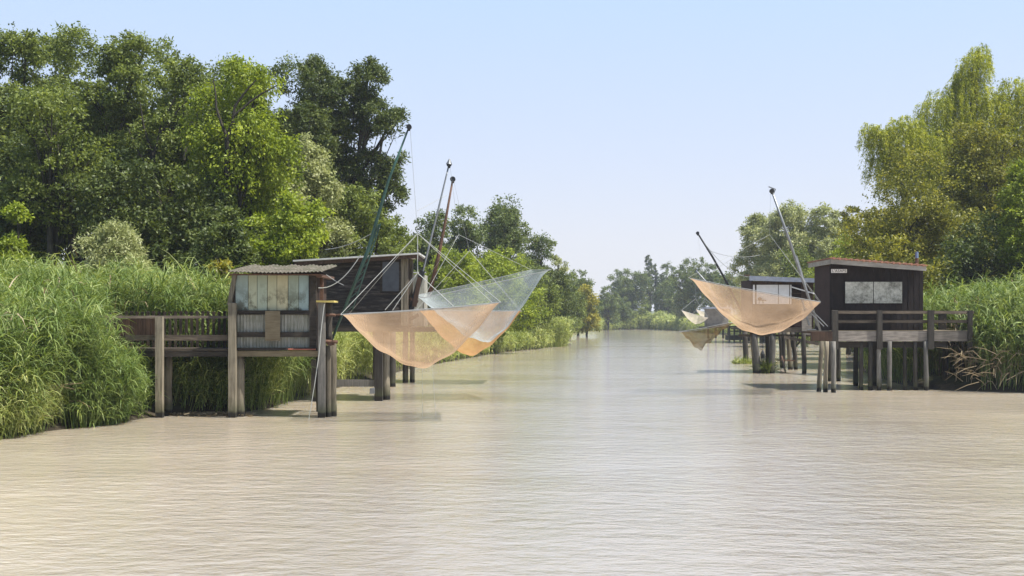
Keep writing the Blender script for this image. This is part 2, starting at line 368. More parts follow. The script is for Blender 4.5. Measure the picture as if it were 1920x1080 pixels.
def make_tree(px, top, D, wpx, mat, label, name='tree', cat='tree', seed=0, s=.15, w=.07, cover=7.5, base=.12, lean=0, dens=1., group=None, kind='round', cr=.105, drop=0, lobes=None, depth=1.0, twiggy=0, forks=(), depthf=1.5):
    rng = np.random.default_rng(seed * 77 + 5); rnd = random.Random(seed * 13 + 1)
    k = D / F; x = (px - 960) * k; zt = HZ + (HY - top) * k; wd = wpx * k; z0 = gz(x, D); H = zt - z0
    root = thing(name, label, cat, (x, D, z0 - .1), group)
    zb = z0 + H * base; a, b, c = wd / 2, wd / 2 * depth, (zt - zb) / 2; cen = np.array([x + lean, D, (zt + zb) / 2])
    # lobes of the crown
    if lobes is None:
        nl = 30 if kind != 'column' else 16; L = []
        for i in range(nl):
            dv = unit(rng.normal(size=3)); dv[2] = dv[2] * .9 + .12; rr = rng.uniform(.25, .8)
            f = 1.0 if kind != 'cone' else max(.35, 1 - .6 * (dv[2] * rr + .3))
            L.append((dv * rr * np.array([a, b, c]) * f, rng.uniform(.26, .46) * min(a * 1.15, c)))
        if kind == 'column': L = [(np.array([rng.normal() * a * .15, rng.normal() * a * .15, c * (-.95 + 1.85 * i / 15)]), a * (1.0 if 2 < i < 12 else .62)) for i in range(16)]
        L.append((np.array([0, 0, c * .68]), .36 * min(a * 1.3, c)))
        lob = [(cen + p, r) for p, r in L]
    else:
        lob = [(np.array(P(q[0], q[1], D + q[3])), q[2] * k) for q in lobes]
    lp = np.array([l[0] for l in lob]); lr = np.array([l[1] for l in lob])
    # clusters on the lobes
    area = math.pi * a * c if lobes is None else float((math.pi * lr ** 2).sum() * .6)
    N = int(cover * area * dens / (.5 * s * w)); nc = max(20, int(N / 70))
    pick = rng.choice(len(lob), nc, p=lr ** 2 / (lr ** 2).sum())
    dv = unit(rng.normal(size=(nc, 3)) + np.array([0, 0, .35])); rad = lr[pick] * rng.uniform(.45, 1.0, nc) ** .6
    cc = lp[pick] + dv * rad[:, None]
    cr_ = cr * wd ** .5 * rng.uniform(.6, 1.5, nc) * (1.3 if D > 90 else 1)
    cl = rng.integers(0, nc, N)
    off = unit(rng.normal(size=(N, 3))) * (rng.random((N, 1)) ** .6 * 1.7) * np.array([1, 1, .75])
    C = cc[cl] + off * cr_[cl][:, None]
    o = unit(C - lp[pick[cl]])
    if drop:
        C[:, 2] -= rng.random(N) ** 1.2 * drop
    cv = rng.random(nc)
    V, Q, uv = leaf_arrays(C, o, s, w, rng, droop=.3 if not drop else 1.6, clus=np.clip(cv[cl] + rng.normal(size=N) * .1, 0, 1))
    keep = C[:, 2] > z0 + .05; V = V.reshape(-1, 4, 3)[keep].reshape(-1, 3); n_ = int(keep.sum()); Q = np.arange(4 * n_).reshape(n_, 4); uv = uv[keep]
    npmesh('crown', V, Q, M[mat], root, uv)
    mb = MB(seed); tr = max(.06, .022 * H)
    tt = cen + np.array([0, 0, c * .35]) if lobes is None else lp[np.argmax(lp[:, 2])]
    pts = limb(mb, (x, D, z0 - .3), tt, tr, tr * .25, H * .02, rnd, 8)
    for i in range(min(len(lob), 16)):
        q = pts[rnd.randint(1, 4)]; mid = limb(mb, q, lob[i][0], tr * .42, tr * .1, H * .03, rnd, 6)
        for j in range(3 + twiggy):
            ci = rng.integers(0, nc)
            cands = np.where(pick == i)[0]
            if len(cands): limb(mb, mid[rnd.randint(2, 5)], cc[rnd.choice(list(cands))], tr * .13, tr * .04, H * .012, rnd, 4)
    for f in forks:
        q = [P(a_, b_, D - depthf) for a_, b_ in f]
        mb.tube([q[0]] + [q[i].lerp(q[i + 1], .5) + Vector((rnd.uniform(-.08, .08), 0, 0)) if j else q[i + 1] for i in range(len(q) - 1) for j in (1, 0)], list(np.linspace(.11 if len(f) > 3 else .06, .02, 2 * len(q) - 1)), 6, cap=False)
    mb.build('trunk', M['bark'], root, True)
    return root

def make_willow(px, D, label, lobes, seed, mat='leaf_willow', strand=3.2, n=2600, s=.16, w=.035):
    rng = np.random.default_rng(seed); rnd = random.Random(seed); k = D / F; x = (px - 960) * k; z0 = gz(x, D)
    root = thing('willow_tree', label, 'tree', (x, D, z0 - .1))
    lp = np.array([P(q[0], q[1], D + q[3]) for q in lobes]); lr = np.array([q[2] * k for q in lobes])
    pick = rng.choice(len(lr), n, p=lr ** 2 / (lr ** 2).sum()); dv = unit(rng.normal(size=(n, 3)) + np.array([0, 0, .5]))
    S0 = lp[pick] + dv * (lr[pick] * rng.uniform(.5, 1.05, n))[:, None]
    ln = strand * rng.uniform(.35, 1.1, n) * np.clip(lr[pick] / 1.8, .4, 1.2); m = 46
    t = rng.random((n, m)); outv = unit(dv * np.array([1, 1, .0]) + 1e-6)
    C = S0[:, None, :] + outv[:, None, :] * (.35 * np.sqrt(t))[:, :, None] * np.minimum(1.3, ln)[:, None, None]
    C[:, :, 2] += .25 * np.sin(np.minimum(t * 6, math.pi)) - t * ln[:, None]
    C += rng.normal(size=C.shape) * .035
    C = C.reshape(-1, 3); N = len(C); o = np.repeat(outv, m, 0)
    V, Q, uv = leaf_arrays(C, o, s, w, rng, up=.3, outw=.6, droop=2.4, clus=np.repeat(rng.random(n), m))
    keep = C[:, 2] > z0 + .1; V = V.reshape(-1, 4, 3)[keep].reshape(-1, 3); n_ = int(keep.sum())
    npmesh('crown', V, np.arange(4 * n_).reshape(n_, 4), M[mat], root, uv[keep])
    mb = MB(seed); tt = lp[np.argmax(lp[:, 2])]; pts = limb(mb, (x, D, z0 - .3), tt, .4, .08, .4, rnd, 9)
    for i in range(len(lr)): limb(mb, pts[rnd.randint(1, 4)], lp[i], .16, .04, .4, rnd, 6)
    mb.build('trunk', M['bark'], root, True); return root

def strips(base, d0, ln, w, bend, segs, rng):
    """curved blades: base (N,3), initial direction d0, length, width, bend towards -z"""
    N = len(base); side = unit(np.cross(d0, np.array([0, 0, 1.])) + rng.normal(size=(N, 3)) * .25)
    p = base.copy(); d = d0.copy(); ring = []
    for i in range(segs + 1):
        ww = w * (1 - (i / segs) ** 1.6) + .002; ring.append(np.stack([p - side * ww[:, None] / 2, p + side * ww[:, None] / 2], 1))
        p = p + d * (ln / segs)[:, None]; d = unit(d - np.array([0, 0, 1.]) * bend[:, None] / segs)
    V = np.stack(ring, 1).reshape(N, -1, 3); nv = V.shape[1]; q = []
    for i in range(segs): q.append([2 * i, 2 * i + 1, 2 * i + 3, 2 * i + 2])
    Q = (np.arange(N)[:, None, None] * nv + np.array(q)[None]).reshape(-1, 4)
    return V.reshape(-1, 3), Q
def reeds(name, X, Y, h, label, seed, mat='reed', nl=10, lw=.032, ll=.5, wind=(.25, -.05), cat='reeds', segs=3, tlo=.08):
    rng = np.random.default_rng(seed); N = len(X); Z = ground_z(X, Y); base = np.stack([X, Y, np.maximum(Z, -.1)], 1)
    hn = np.sin(X * 1.9 + seed) * np.cos(Y * 1.4 + X) + .6 * np.sin(X * 4.3 - Y * 3.1)
    hh = h * rng.uniform(.62, 1.15, N) * (1 + .13 * hn)
    lean = rng.normal(size=(N, 2)) * .13 + np.array(wind) * .35 + np.stack([np.sin(Y * 2.1 + X), np.cos(X * 1.7)], 1) * .10; up = unit(np.concatenate([lean, np.ones((N, 1))], 1))
    v1, q1 = strips(base, up, hh, np.full(N, .014) * (lw / .032), rng.uniform(.02, .12, N), 3, rng)
    t = tlo + (1 - tlo) * rng.uniform(.0, 1.0, (N, nl)) ** .6; bb = base[:, None, :] + up[:, None, :] * (hh[:, None] * t)[:, :, None]
    ang = rng.uniform(0, 2 * math.pi, (N, nl)); d = np.stack([np.cos(ang) + wind[0], np.sin(ang) + wind[1], rng.uniform(.2, 2.2, (N, nl))], -1)
    bb = bb.reshape(-1, 3); d = unit(d.reshape(-1, 3)); K = len(bb)
    v2, q2 = strips(bb, d, ll * rng.uniform(.6, 1.35, K), lw * rng.uniform(.6, 1.2, K), rng.uniform(.8, 3.2, K), segs, rng)
    V = np.concatenate([v1, v2]); Q = np.concatenate([q1, q2 + len(v1)])
    cl = .5 + .5 * np.sin(X * 1.7 + seed) * np.cos(Y * 1.3) ; cl = np.clip(cl * .6 + rng.random(N) * .4, 0, 1)
    uv1 = np.repeat(np.stack([rng.random(N), cl], 1), 3, 0); uv2 = np.repeat(np.stack([rng.random(K), np.repeat(cl, nl)], 1), segs, 0)
    return tag(npmesh(name, V, Q, M[mat], uv=np.concatenate([uv1, uv2])), label, cat, kind='stuff')
def scatter(x0, x1, y0, y1, n, seed, dmin=.1, dmax=99, cond=None):
    rng = np.random.default_rng(seed); X = rng.uniform(x0, x1, n); Y = rng.uniform(y0, y1, n); d = river_dist(X, Y)
    k = (d > dmin) & (d < dmax)
    if cond is not None: k &= cond(X, Y)
    return X[k], Y[k]
# ------------------------------------------------------------------ vegetation
LT = [  # px, top, D, width, material, label, options
 (10, 25, 50, 230, 'leaf_mid', 'tall mid green ash tree at the left edge of the photo', dict(seed=1)),
 (140, -2, 52, 190, 'leaf_mid', 'tallest tree of the left wood, with two pointed leafy tips', dict(seed=2, kind='cone')),
 (235, 18, 50, 180, 'leaf_mid', 'tall broad tree just right of the tallest one in the left wood', dict(seed=3)),
 (325, 42, 48, 190, 'leaf_mid', 'open tree with a dark forked trunk showing, in the middle of the left wood', dict(seed=4, dens=.62, twiggy=3, forks=(((310, 520), (300, 420), (292, 340), (288, 290), (300, 240), (330, 180)), ((290, 300), (270, 240), (262, 190)), ((300, 250), (320, 225), (350, 190)), ((345, 300), (352, 240), (375, 200)), ((289, 330), (262, 290), (240, 240))))),
 (105, 130, 42, 210, 'leaf_mid', 'loose green tree with a thin pale stem in front of the tallest trees', dict(seed=5, dens=.55, twiggy=3, base=.2)),
 (450, 55, 43, 215, 'leaf_bright', 'bright yellow green ash tree behind the weathered hut', dict(seed=6, cover=6, base=.12, drop=.5, depthf=1.6, forks=(((425, 330), (425, 260), (440, 200), (480, 150)), ((427, 260), (405, 200), (400, 150)), ((435, 220), (470, 190), (520, 160))))),
 (548, 68, 58, 170, 'leaf_dark', 'dark tree peeping over the right shoulder of the bright ash', dict(seed=7, s=.18)),
 (585, 215, 47, 130, 'leaf_grey', 'grey green tree on the right flank of the bright ash', dict(seed=8, base=.08)),
 (655, 118, 60, 190, 'leaf_dark', 'tall dark tree with ragged gaps against the sky at the end of the left wood', dict(seed=9, s=.19, dens=2.0, base=.3, lobes=[
    (640, 190, 42, 0), (690, 150, 34, 0), (600, 170, 40, 1), (700, 215, 34, 0), (655, 250, 50, 1), (725, 235, 26, -1), (610, 260, 45, 0), (725, 330, 30, 0), (690, 320, 40, 0), (735, 365, 26, 0), (640, 340, 50, 1), (690, 118, 9, 0), (750, 300, 14, 0), (600, 330, 50, 2), (665, 400, 60, 1), (745, 215, 12, 0), (590, 130, 20, 2)], cr=.10)),
 (665, 345, 49, 190, 'leaf_mid', 'bushy light green tree behind the dark tarred hut', dict(seed=10, base=.05)),
 (735, 385, 62, 110, 'leaf_mid', 'small rounded tree behind the right end of the dark hut', dict(seed=11, base=.02)),
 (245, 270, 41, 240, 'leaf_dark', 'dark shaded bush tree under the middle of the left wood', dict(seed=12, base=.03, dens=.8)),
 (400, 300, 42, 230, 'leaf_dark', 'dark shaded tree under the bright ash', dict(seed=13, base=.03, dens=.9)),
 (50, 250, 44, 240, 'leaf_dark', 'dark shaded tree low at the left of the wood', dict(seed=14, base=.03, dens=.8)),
 (540, 340, 40, 160, 'leaf_bright', 'low yellow green tree beside the weathered hut roof', dict(seed=15, base=.02)),
 (25, 355, 37, 90, 'leaf_bright', 'yellow green bush above the reeds at the left edge', dict(seed=16, base=.02, s=.12)),
 (215, 408, 34.5, 140, 'leaf_grey', 'pale grey green willow shrub rising out of the reeds', dict(seed=17, base=.02, s=.13, w=.035, name='shrub', cat='shrub', dens=1.6)),
 (420, 400, 36, 130, 'leaf_dark', 'dark bush with a few yellow leaves left of the hut roof', dict(seed=18, base=.02, s=.13, name='shrub', cat='shrub')),
 (412, 425, 34.5, 50, 'leaf_yellow', 'small sprig of yellow green leaves before the dark bush', dict(seed=75, base=.3, s=.12, name='shrub', cat='shrub', dens=.5)),
 (805, 385, 92, 90, 'leaf_far', 'slim tree seen between the raised masts', dict(seed=19, s=.2, w=.11, base=.1)),
 (872, 366, 97, 90, 'leaf_far', 'tall rounded tree just right of the rusty mast', dict(seed=20, s=.2, w=.11, base=.2, dens=.8)),
 (945, 378, 102, 120, 'leaf_far', 'wide tree above the pale blue net', dict(seed=21, s=.2, w=.11, base=.15)),
 (1002, 435, 108, 90, 'leaf_far', 'lower tree where the left treeline steps down', dict(seed=22, s=.2, w=.11, base=.1)),
 (1040, 462, 112, 50, 'leaf_grey', 'thin twiggy tree at the end of the nearer left treeline', dict(seed=23, s=.2, w=.1, base=.15, dens=.35, twiggy=3)),
 (840, 470, 74, 150, 'leaf_bright', 'light green waterside bush behind the grey sliver of a hut', dict(seed=24, s=.18, w=.08, base=.02, name='shrub', cat='bush')),
 (925, 468, 80, 170, 'leaf_bright', 'large light green waterside bush behind the blue net', dict(seed=25, s=.19, w=.08, base=.02, name='shrub', cat='bush')),
 (985, 485, 94, 150, 'leaf_mid', 'rounded bush above the round reed clump', dict(seed=26, s=.22, w=.1, base=.02, name='shrub', cat='bush')),
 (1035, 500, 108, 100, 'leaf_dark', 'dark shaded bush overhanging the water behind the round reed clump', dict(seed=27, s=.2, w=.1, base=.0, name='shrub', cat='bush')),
 (1068, 512, 150, 80, 'leaf_mid', 'green bush on the far left bank before the yellow willow', dict(seed=28, s=.26, w=.14, base=.0, name='shrub', cat='bush')),
 (1085, 503, 172, 80, 'leaf_far', 'distant tree behind the yellowish willow', dict(seed=29, s=.27, w=.15, base=.1)),
 (1100, 528, 160, 64, 'leaf_yellow', 'yellowish willow at the bend of the left bank', dict(seed=30, dens=1.6, s=.34, w=.15, base=.0)),
 (1052, 560, 150, 60, 'leaf_mid', 'bush with dark foot at the water below the yellowish willow', dict(seed=31, s=.26, w=.14, base=.0, name='shrub', cat='bush')),
 (1140, 540, 262, 60, 'leaf_far', 'distant tree just right of the gap in the treeline', dict(seed=32, s=.34, w=.2, base=.02)),
 (1178, 505, 300, 100, 'leaf_far', 'broad round tree closing the far bend of the river', dict(seed=33, s=.34, w=.2, base=.02)),
 (1217, 479, 330, 22, 'leaf_dark', 'narrow poplar standing tallest on the far bank', dict(seed=34, s=.34, w=.2, base=.15, kind='column', name='poplar_tree', cat='poplar', cover=7)),
 (1230, 489, 332, 15, 'leaf_dark', 'second, shorter poplar beside the tallest far poplar', dict(seed=35, s=.34, w=.2, base=.15, kind='column', name='poplar_tree', cat='poplar', cover=7)),
 (1251, 486, 325, 44, 'leaf_far', 'airy distant tree right of the two poplars', dict(seed=36, s=.34, w=.2, base=.15, dens=.6)),
 (1250, 530, 292, 66, 'leaf_far', 'lower distant tree under the airy one', dict(seed=37, s=.34, w=.2, base=.0)),
 (1207, 568, 284, 30, 'leaf_mid', 'small round light green bush on the far bank', dict(seed=38, s=.42, w=.24, base=.0, name='shrub', cat='bush')),
 (1162, 560, 280, 60, 'leaf_far', 'low tree at the left end of the far bank', dict(seed=39, s=.34, w=.2, base=.0)),
 (1300, 476, 250, 100, 'leaf_far', 'large dark round tree behind the small far nets', dict(seed=40, s=.32, w=.19, base=.0, cover=5)),
 (1337, 483, 245, 50, 'leaf_far', 'upright far tree crossed by the dark mast', dict(seed=41, s=.32, w=.19, base=.0)),
 (1360, 510, 215, 80, 'leaf_far', 'far tree behind the left tip of the big right net', dict(seed=42, s=.4, w=.22, base=.0)),
 (1282, 540, 255, 50, 'leaf_grey', 'pale far bush at the foot of the dark round tree', dict(seed=43, s=.46, w=.2, base=.0, name='shrub', cat='bush')),
 (95, 45, 64, 270, 'leaf_mid', 'tree filling the back row behind the tallest tree of the left wood', dict(seed=71, s=.2, w=.1, dens=1.5)),
 (285, 55, 66, 290, 'leaf_mid', 'wide back row tree between the broad and the forked trees', dict(seed=72, s=.2, w=.1, dens=1.5)),
 (430, 100, 68, 260, 'leaf_mid', 'back row tree hidden mostly by the bright ash', dict(seed=73, s=.2, w=.1, dens=1.5)),
 # right bank
 (1432, 385, 122, 130, 'leaf_grey', 'silvery willow at the left end of the right treeline', dict(seed=50, s=.30, w=.11, base=.0, cover=9, cr=.09)),
 (1485, 365, 118, 130, 'leaf_grey', 'tallest silvery willow behind the grey lattice mast', dict(seed=51, s=.30, w=.11, base=.0, cover=9, cr=.09)),
 (1545, 372, 116, 130, 'leaf_grey', 'silvery willow nearest the big weeping willow', dict(seed=52, s=.30, w=.11, base=.0, cover=9, cr=.09)),
 (1490, 465, 100, 150, 'leaf_mid', 'leafy bush behind the roof of the second right hut', dict(seed=53, s=.24, w=.1, base=.0, name='shrub', cat='bush')),
 (1405, 500, 128, 70, 'leaf_grey', 'low silvery bush at the water left of the second right hut', dict(seed=54, s=.28, w=.08, base=.0, name='shrub', cat='bush')),
 (1602, 362, 84, 90, 'leaf_olive', 'sparse olive tree between the silvery and weeping willows', dict(seed=55, s=.2, w=.1, base=.0, dens=.7, twiggy=2)),
 (1590, 430, 78, 120, 'leaf_bright', 'yellow green bush behind the left end of the black hut', dict(seed=56, s=.19, w=.08, base=.0, name='shrub', cat='bush')),
 (1720, 275, 56, 290, 'leaf_olive', 'great rounded olive green tree behind the black hut', dict(seed=57, s=.13, w=.075, base=.0, cover=4.4, cr=.10)),
 (1655, 375, 60, 130, 'leaf_olive', 'olive bush tree under the left drooping side of the weeping willow', dict(seed=76, s=.13, w=.075, base=.0)),
 (1845, 215, 60, 220, 'leaf_olive', 'tall dark olive tree right of the great rounded one', dict(seed=58, s=.14, w=.08, base=.0, cover=4.2, cr=.11)),
 (1925, 275, 49, 120, 'leaf_bright', 'light green tree at the right edge of the photo', dict(seed=59, s=.13, w=.06, base=.1)),
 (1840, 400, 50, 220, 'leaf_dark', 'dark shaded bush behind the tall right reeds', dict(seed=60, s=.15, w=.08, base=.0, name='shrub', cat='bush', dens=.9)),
 (1690, 440, 49, 170, 'leaf_olive', 'dark olive bush close behind the black hut', dict(seed=61, s=.14, w=.075, base=.0, name='shrub', cat='bush')),
 (1960, 150, 62, 200, 'leaf_olive', 'olive tree partly cut off by the right edge of the photo', dict(seed=62, s=.15, w=.08, base=.0)),
]
for px, top, D, wd, mt, lab, kw in LT: make_tree(px, top, D, wd, mt, lab, **kw)
make_willow(1790, 68, 'huge weeping willow with hanging yellow green strands, highest on the right bank', [
    (1825, 125, 26, 0), (1815, 175, 40, 0), (1770, 215, 50, 0), (1860, 215, 50, 0), (1700, 265, 46, -1), (1650, 262, 26, -1), (1740, 300, 60, -1), (1690, 240, 22, -1),
    (1800, 290, 70, 0), (1880, 290, 70, 0), (1925, 210, 50, 0), (1900, 170, 26, 0), (1840, 105, 14, 0), (1800, 150, 18, 0), (1640, 250, 12, -1), (1985, 260, 60, 1), (1655, 300, 26, -1), (1690, 310, 34, -1), (1835, 100, 16, 1), (1630, 245, 12, -1)], 5, n=5200)
# reeds
def lb_front(X, Y): return np.ones_like(X, bool)
X, Y = scatter(-22, -4.5, 20.5, 36, 26000, 1, -.22, 11, lambda x, y: ((x / y * F + 960) > -60) & ~((y > 24.3) & (y < 29.4) & ((x / y * F + 960) > 170)) & (np.sin(x * 2.3 + 2 * np.cos(y * 1.7)) * np.sin(y * 2.1 + x) > -.5))
reeds('reed_bed', X[:8200], Y[:8200], 2.4, 'tall green reeds leaning over the water at the left bank', 1, mat='reed_deep', lw=.027, nl=17, ll=.62, tlo=.42)
X, Y = scatter(-19, -6, 30.2, 42, 9000, 2, .0, 12, lambda x, y: (x / y * F + 960) > -40)
reeds('reed_bed', X[:3600], Y[:3600], 2.45, 'reeds rising behind the picket footbridge', 2, lw=.027, nl=15, ll=.65)
X, Y = scatter(-10.5, -6.3, 27.2, 30.5, 3000, 21, -.05, 4, lambda x, y: (y > 28.6) | (x / y * F + 960 < 285))
reeds('reed_bed', X[:900], Y[:900], .95, 'low shaded reeds under the footbridge', 21, mat='reed_deep', nl=10, ll=.45)
X, Y = scatter(-10.5, -7.4, 24.6, 28, 5000, 22, -.3, 1.6, lambda x, y: ((x / y * F + 960) > 150) & ((x / y * F + 960) < 240))
reeds('reed_bed', X[:900], Y[:900], 1.25, 'shorter reeds in front of the end of the footbridge', 22, mat='reed_deep', nl=12, ll=.45, lw=.025)
X, Y = scatter(-9.5, -3, 36, 60, 9000, 3, .0, 3.5)
reeds('reed_bed', X[:2600], Y[:2600], 2.0, 'reeds on the mud behind the two left huts', 3, nl=10, ll=.5)
X, Y = scatter(-16, -9.6, 21.0, 25.2, 5000, 4, -.35, 1.0)
reeds('reed_bed', X[:1100], Y[:1100], 1.1, 'short bright grass at the left water edge', 4, nl=12, ll=.4, lw=.02)
X, Y = scatter(13, 24, 36.5, 52, 30000, 5, .0, 9, lambda x, y: ((x / y * F + 960) < 1990) & ~((y < 41.6) & ((x / y * F + 960) < 1838)))
reeds('reed_bed', X[:6500], Y[:6500], 2.35, 'tall green reeds on the right bank beside the black hut', 5, mat='reed_deep', nl=14, lw=.038, ll=.65, tlo=.4, wind=(-.1, 0))
X, Y = scatter(14, 30, 50, 95, 9000, 6, .0, 3.0)
reeds('reed_bed', X[:2600], Y[:2600], 2.0, 'reeds along the right bank behind the black hut', 6, nl=9, lw=.05, ll=.5)
def blob(cx, cy, r, n, seed):
    rng = np.random.default_rng(seed); a = rng.uniform(0, 2 * math.pi, n); q = np.sqrt(rng.random(n)); return cx + np.cos(a) * q * r[0], cy + np.sin(a) * q * r[1]
X, Y = blob(2.2, 104, (2.7, 5.5), 1700, 7)
reeds('reed_bed', X, Y, 2.1, 'round clump of green reeds at the turn of the left bank', 7, nl=10, lw=.06, ll=.6)
X, Y = blob(31.5, 286, (5.6, 4), 1500, 8)
reeds('reed_bed', X, Y, 3.1, 'pale strip of reeds at the far end of the river', 8, nl=8, lw=.16, ll=.8)
X, Y = scatter(2, 20, 112, 250, 30000, 9, -.5, 2.2, lambda x, y: x < 17)
reeds('reed_bed', X[:3600], Y[:3600], 2.0, 'low plants along the distant left bank', 9, nl=8, lw=.12, ll=.6)
X, Y = scatter(28, 46, 90, 280, 20000, 10, -.4, 4)
reeds('reed_bed', X[:3200], Y[:3200], 2.0, 'low reeds along the distant right bank', 10, nl=8, lw=.12, ll=.7)
X, Y = scatter(-5, 4, 60, 100, 9000, 11, -.2, 1.6)
reeds('reed_bed', X[:1500], Y[:1500], 1.3, 'low plants under the left bank bushes', 11, nl=9, lw=.06, ll=.5)
X, Y = scatter(12, 60, 235, 310, 30000, 12, -.3, 6)
reeds('reed_bed', X[:4500], Y[:4500], 2.4, 'band of low greenery closing the river under the far trees', 12, nl=8, lw=.2, ll=.9)
X, Y = scatter(-20, -6.5, 22.5, 38, 9000, 31, .2, 9, lambda x, y: ~((y > 25) & (y < 29.4) & ((x / y * F + 960) > 205)))
reeds('dry_reeds', X[:520], Y[:520], 2.5, 'straw coloured old stems scattered through the left reeds', 31, mat='reed_dry', nl=7, ll=.4)
X, Y = scatter(13.5, 22, 36.8, 48, 9000, 32, .1, 9)
reeds('dry_reeds', X[:420], Y[:420], 2.3, 'straw coloured old stems scattered through the right reeds', 32, mat='reed_dry', nl=7, ll=.4)
# dry broken stalks on the right bank and sticks on the left one
def sticks(name, label, pts, mat, seed, r=.012):
    mb = MB(seed)
    for a, b in pts: 
        a, b = Vector(a), Vector(b); m = a.lerp(b, .5) + Vector((0, 0, mb.r.uniform(.02, .15)))
        mb.tube([a, m, b], [r, r * .8, r * .4], 5)
    return tag(mb.build(name, mat), label, 'dead stalks', kind='stuff')
rnd = random.Random(4); pts = []
for i in range(240):
    x = rnd.uniform(14.4, 20.5); y = rnd.uniform(37.0, 38.6); d = Vector((rnd.uniform(-1, .3), rnd.uniform(-.6, 0), rnd.uniform(-.35, .35))); z = rnd.uniform(.3, 1.3)
    pts.append(((x, y, z), Vector((x, y, z)) + d * rnd.uniform(.6, 1.6)))
sticks('dead_stalks', 'pale broken dry stalks hanging over the right water edge', pts, M['reed_dry'], 5)
sticks('dead_sticks', 'bare sticks poking out of the left reeds', [(P(60, 750, 24), P(155, 718, 24.4)), (P(90, 742, 24.3), P(140, 730, 24)), (P(130, 752, 25), P(170, 764, 24.6)), (P(70, 790, 24), P(100, 780, 24)), (P(480, 748, 31), P(535, 733, 31))], M['reed_dry'], 6, .014)
# litter bar between the posts
rnd = random.Random(8); mb = MB(8)
for i in range(420):
    p = P(rnd.uniform(320, 500), 0, 1); D = rnd.gauss(28.35, .22); px = rnd.uniform(322, 470); x = (px - 960) / F * D
    h = rnd.uniform(.0, .07); mb.beam((x, D, h), (x + rnd.uniform(-.13, .13), D + rnd.uniform(-.1, .1), h + rnd.uniform(-.02, .03)), .03, .012)
tag(mb.build('leaf_litter', M['reed_dry']), 'brown reed litter washed up round the foot of the footbridge', 'litter', kind='stuff')

# ------------------------------------------------------------------ huts
def corr(mb, x0, x1, y, z0, z1, pitch=.075, amp=.012, flip=1):
    """vertical corrugated sheet facing -y"""
    n = int((x1 - x0) / pitch * 4); vs = []; fs = []
    for i in range(n + 1):
        x = x0 + (x1 - x0) * i / n; yy = y + amp * math.sin(i * math.pi / 2); vs += [(x, yy, z0), (x, yy, z1)]
    fs = [(2 * i, 2 * i + 2, 2 * i + 3, 2 * i + 1) for i in range(n)]
    mb._add(vs, fs)
def X_(px, D): return (px - 960) / F * D
def Z_(py, D): return HZ - (py - HY) / F * D
def pbeam(mb, x0, x1, y0, y1, D, th=.08, j=.004):    # board given by photo pixels at depth D
    return mb.box(X_(x0, D), X_(x1, D), D, D + th, Z_(y1, D), Z_(y0, D), j)
def post(parent, px, top, D, r, mat, foot=None, low=-.6, n=10, seed=1, name='leg'):
    x = X_(px, D); dx = 0 if foot is None else X_(foot, D) - x
    m = MB(seed + int(px)); m.post(x, D, low, Z_(top, D), r, dx, 0, n); return m.build(name, M[mat], parent, True)

# ---- weathered hut, left front
h1 = thing('fishing_hut', 'small weathered hut with pale stained shutter boards and corrugated roof on left bank stilts', 'fishing hut', (X_(515, 28.6), 28.6, 0), 'fishing huts on stilts')
D = 27.9; xl, xr = X_(441, D), X_(592, D); zf = Z_(655, D); zt = Z_(513, D); yb = 29.5
mb = MB(3); corr(mb, xl, xr, D + .03, zf, Z_(586, D)); mb.build('lower_wall', M['sheet'], h1)
mb = MB(4)
mb.box(xl, xl + .06, D + .07, yb, zf, zt); mb.box(xr - .06, xr, D + .07, yb, zf, zt); mb.box(xl + .061, xr - .061, yb - .06, yb, zf, zt + .1)
mb.build('side_wall', M['brown_board'], h1)
mb = MB(5); us = [.95, .35, .25, .42, .62, .15, .98]; xs = [441, 465, 482, 501, 519, 540, 560, 579]
for i in range(7): mb.box(X_(xs[i], D) + .006, X_(xs[i + 1], D) - .006, D + .012 + .006 * (i % 2), D + .045, Z_(583, D), Z_(515, D), 0, (us[i], .5))
mb.build('shutter', M['shutter'], h1)
mb = MB(6); pbeam(mb, 441, 590, 582, 590, D - .05, .07); pbeam(mb, 441, 590, 622.5, 632, D - .05, .07)
pbeam(mb, 580, 593, 515, 655, D - .06, .1); pbeam(mb, 434, 441, 514, 572, D - .02, .08); mb.build('wall_rail', M['beam_dark'], h1)
mb = MB(7); mb.beam(P(441, 512, D - .07), P(430, 572, D - .07), .1, .07, (0, 1, 0)); mb.build('corner_trim', M['post_brown'], h1)
mb = MB(8); pbeam(mb, 497, 525, 583, 639, D - .13, .03, 0); mb.build('loose_panel', M['beam_tan'], h1)
mb = MB(9)                                             # corrugated roof
x0, x1 = X_(428, 27.5), X_(606, 27.5); n = 96; vs = []; za, zb_ = Z_(508.5, 27.5), Z_(497.5, 29.9)
for i in range(n + 1):
    x = x0 + (x1 - x0) * i / n; dz = .014 * math.sin(i * math.pi / 2); sag = .03 * math.sin(i / n * math.pi)
    vs += [(x, 27.45, za + dz - sag), (x, 29.9, zb_ + dz + .02 * math.sin(i * .3)), (x, 27.45, za + dz - .012 - sag), (x, 29.9, zb_ + dz - .012)]
fs = []
for i in range(n):
    a = 4 * i; b = a + 4; fs += [(a, b, b + 1, a + 1), (a + 2, a + 3, b + 3, b + 2), (a, a + 2, b + 2, b), (a + 1, b + 1, b + 3, a + 3)]
mb._add(vs, fs); rf = mb.build('roof', M['roofsheet'], h1)
mb = MB(10); mb.box(X_(431, 27.6), X_(603, 27.6), 27.56, 27.64, Z_(516.5, 27.6), za - .06, .006); mb.box(X_(593, 27.7), X_(604, 27.7), 27.66, 29.6, Z_(519, 27.7), za - .06, .006); mb.build('eave_board', M['rust_metal'], rf)
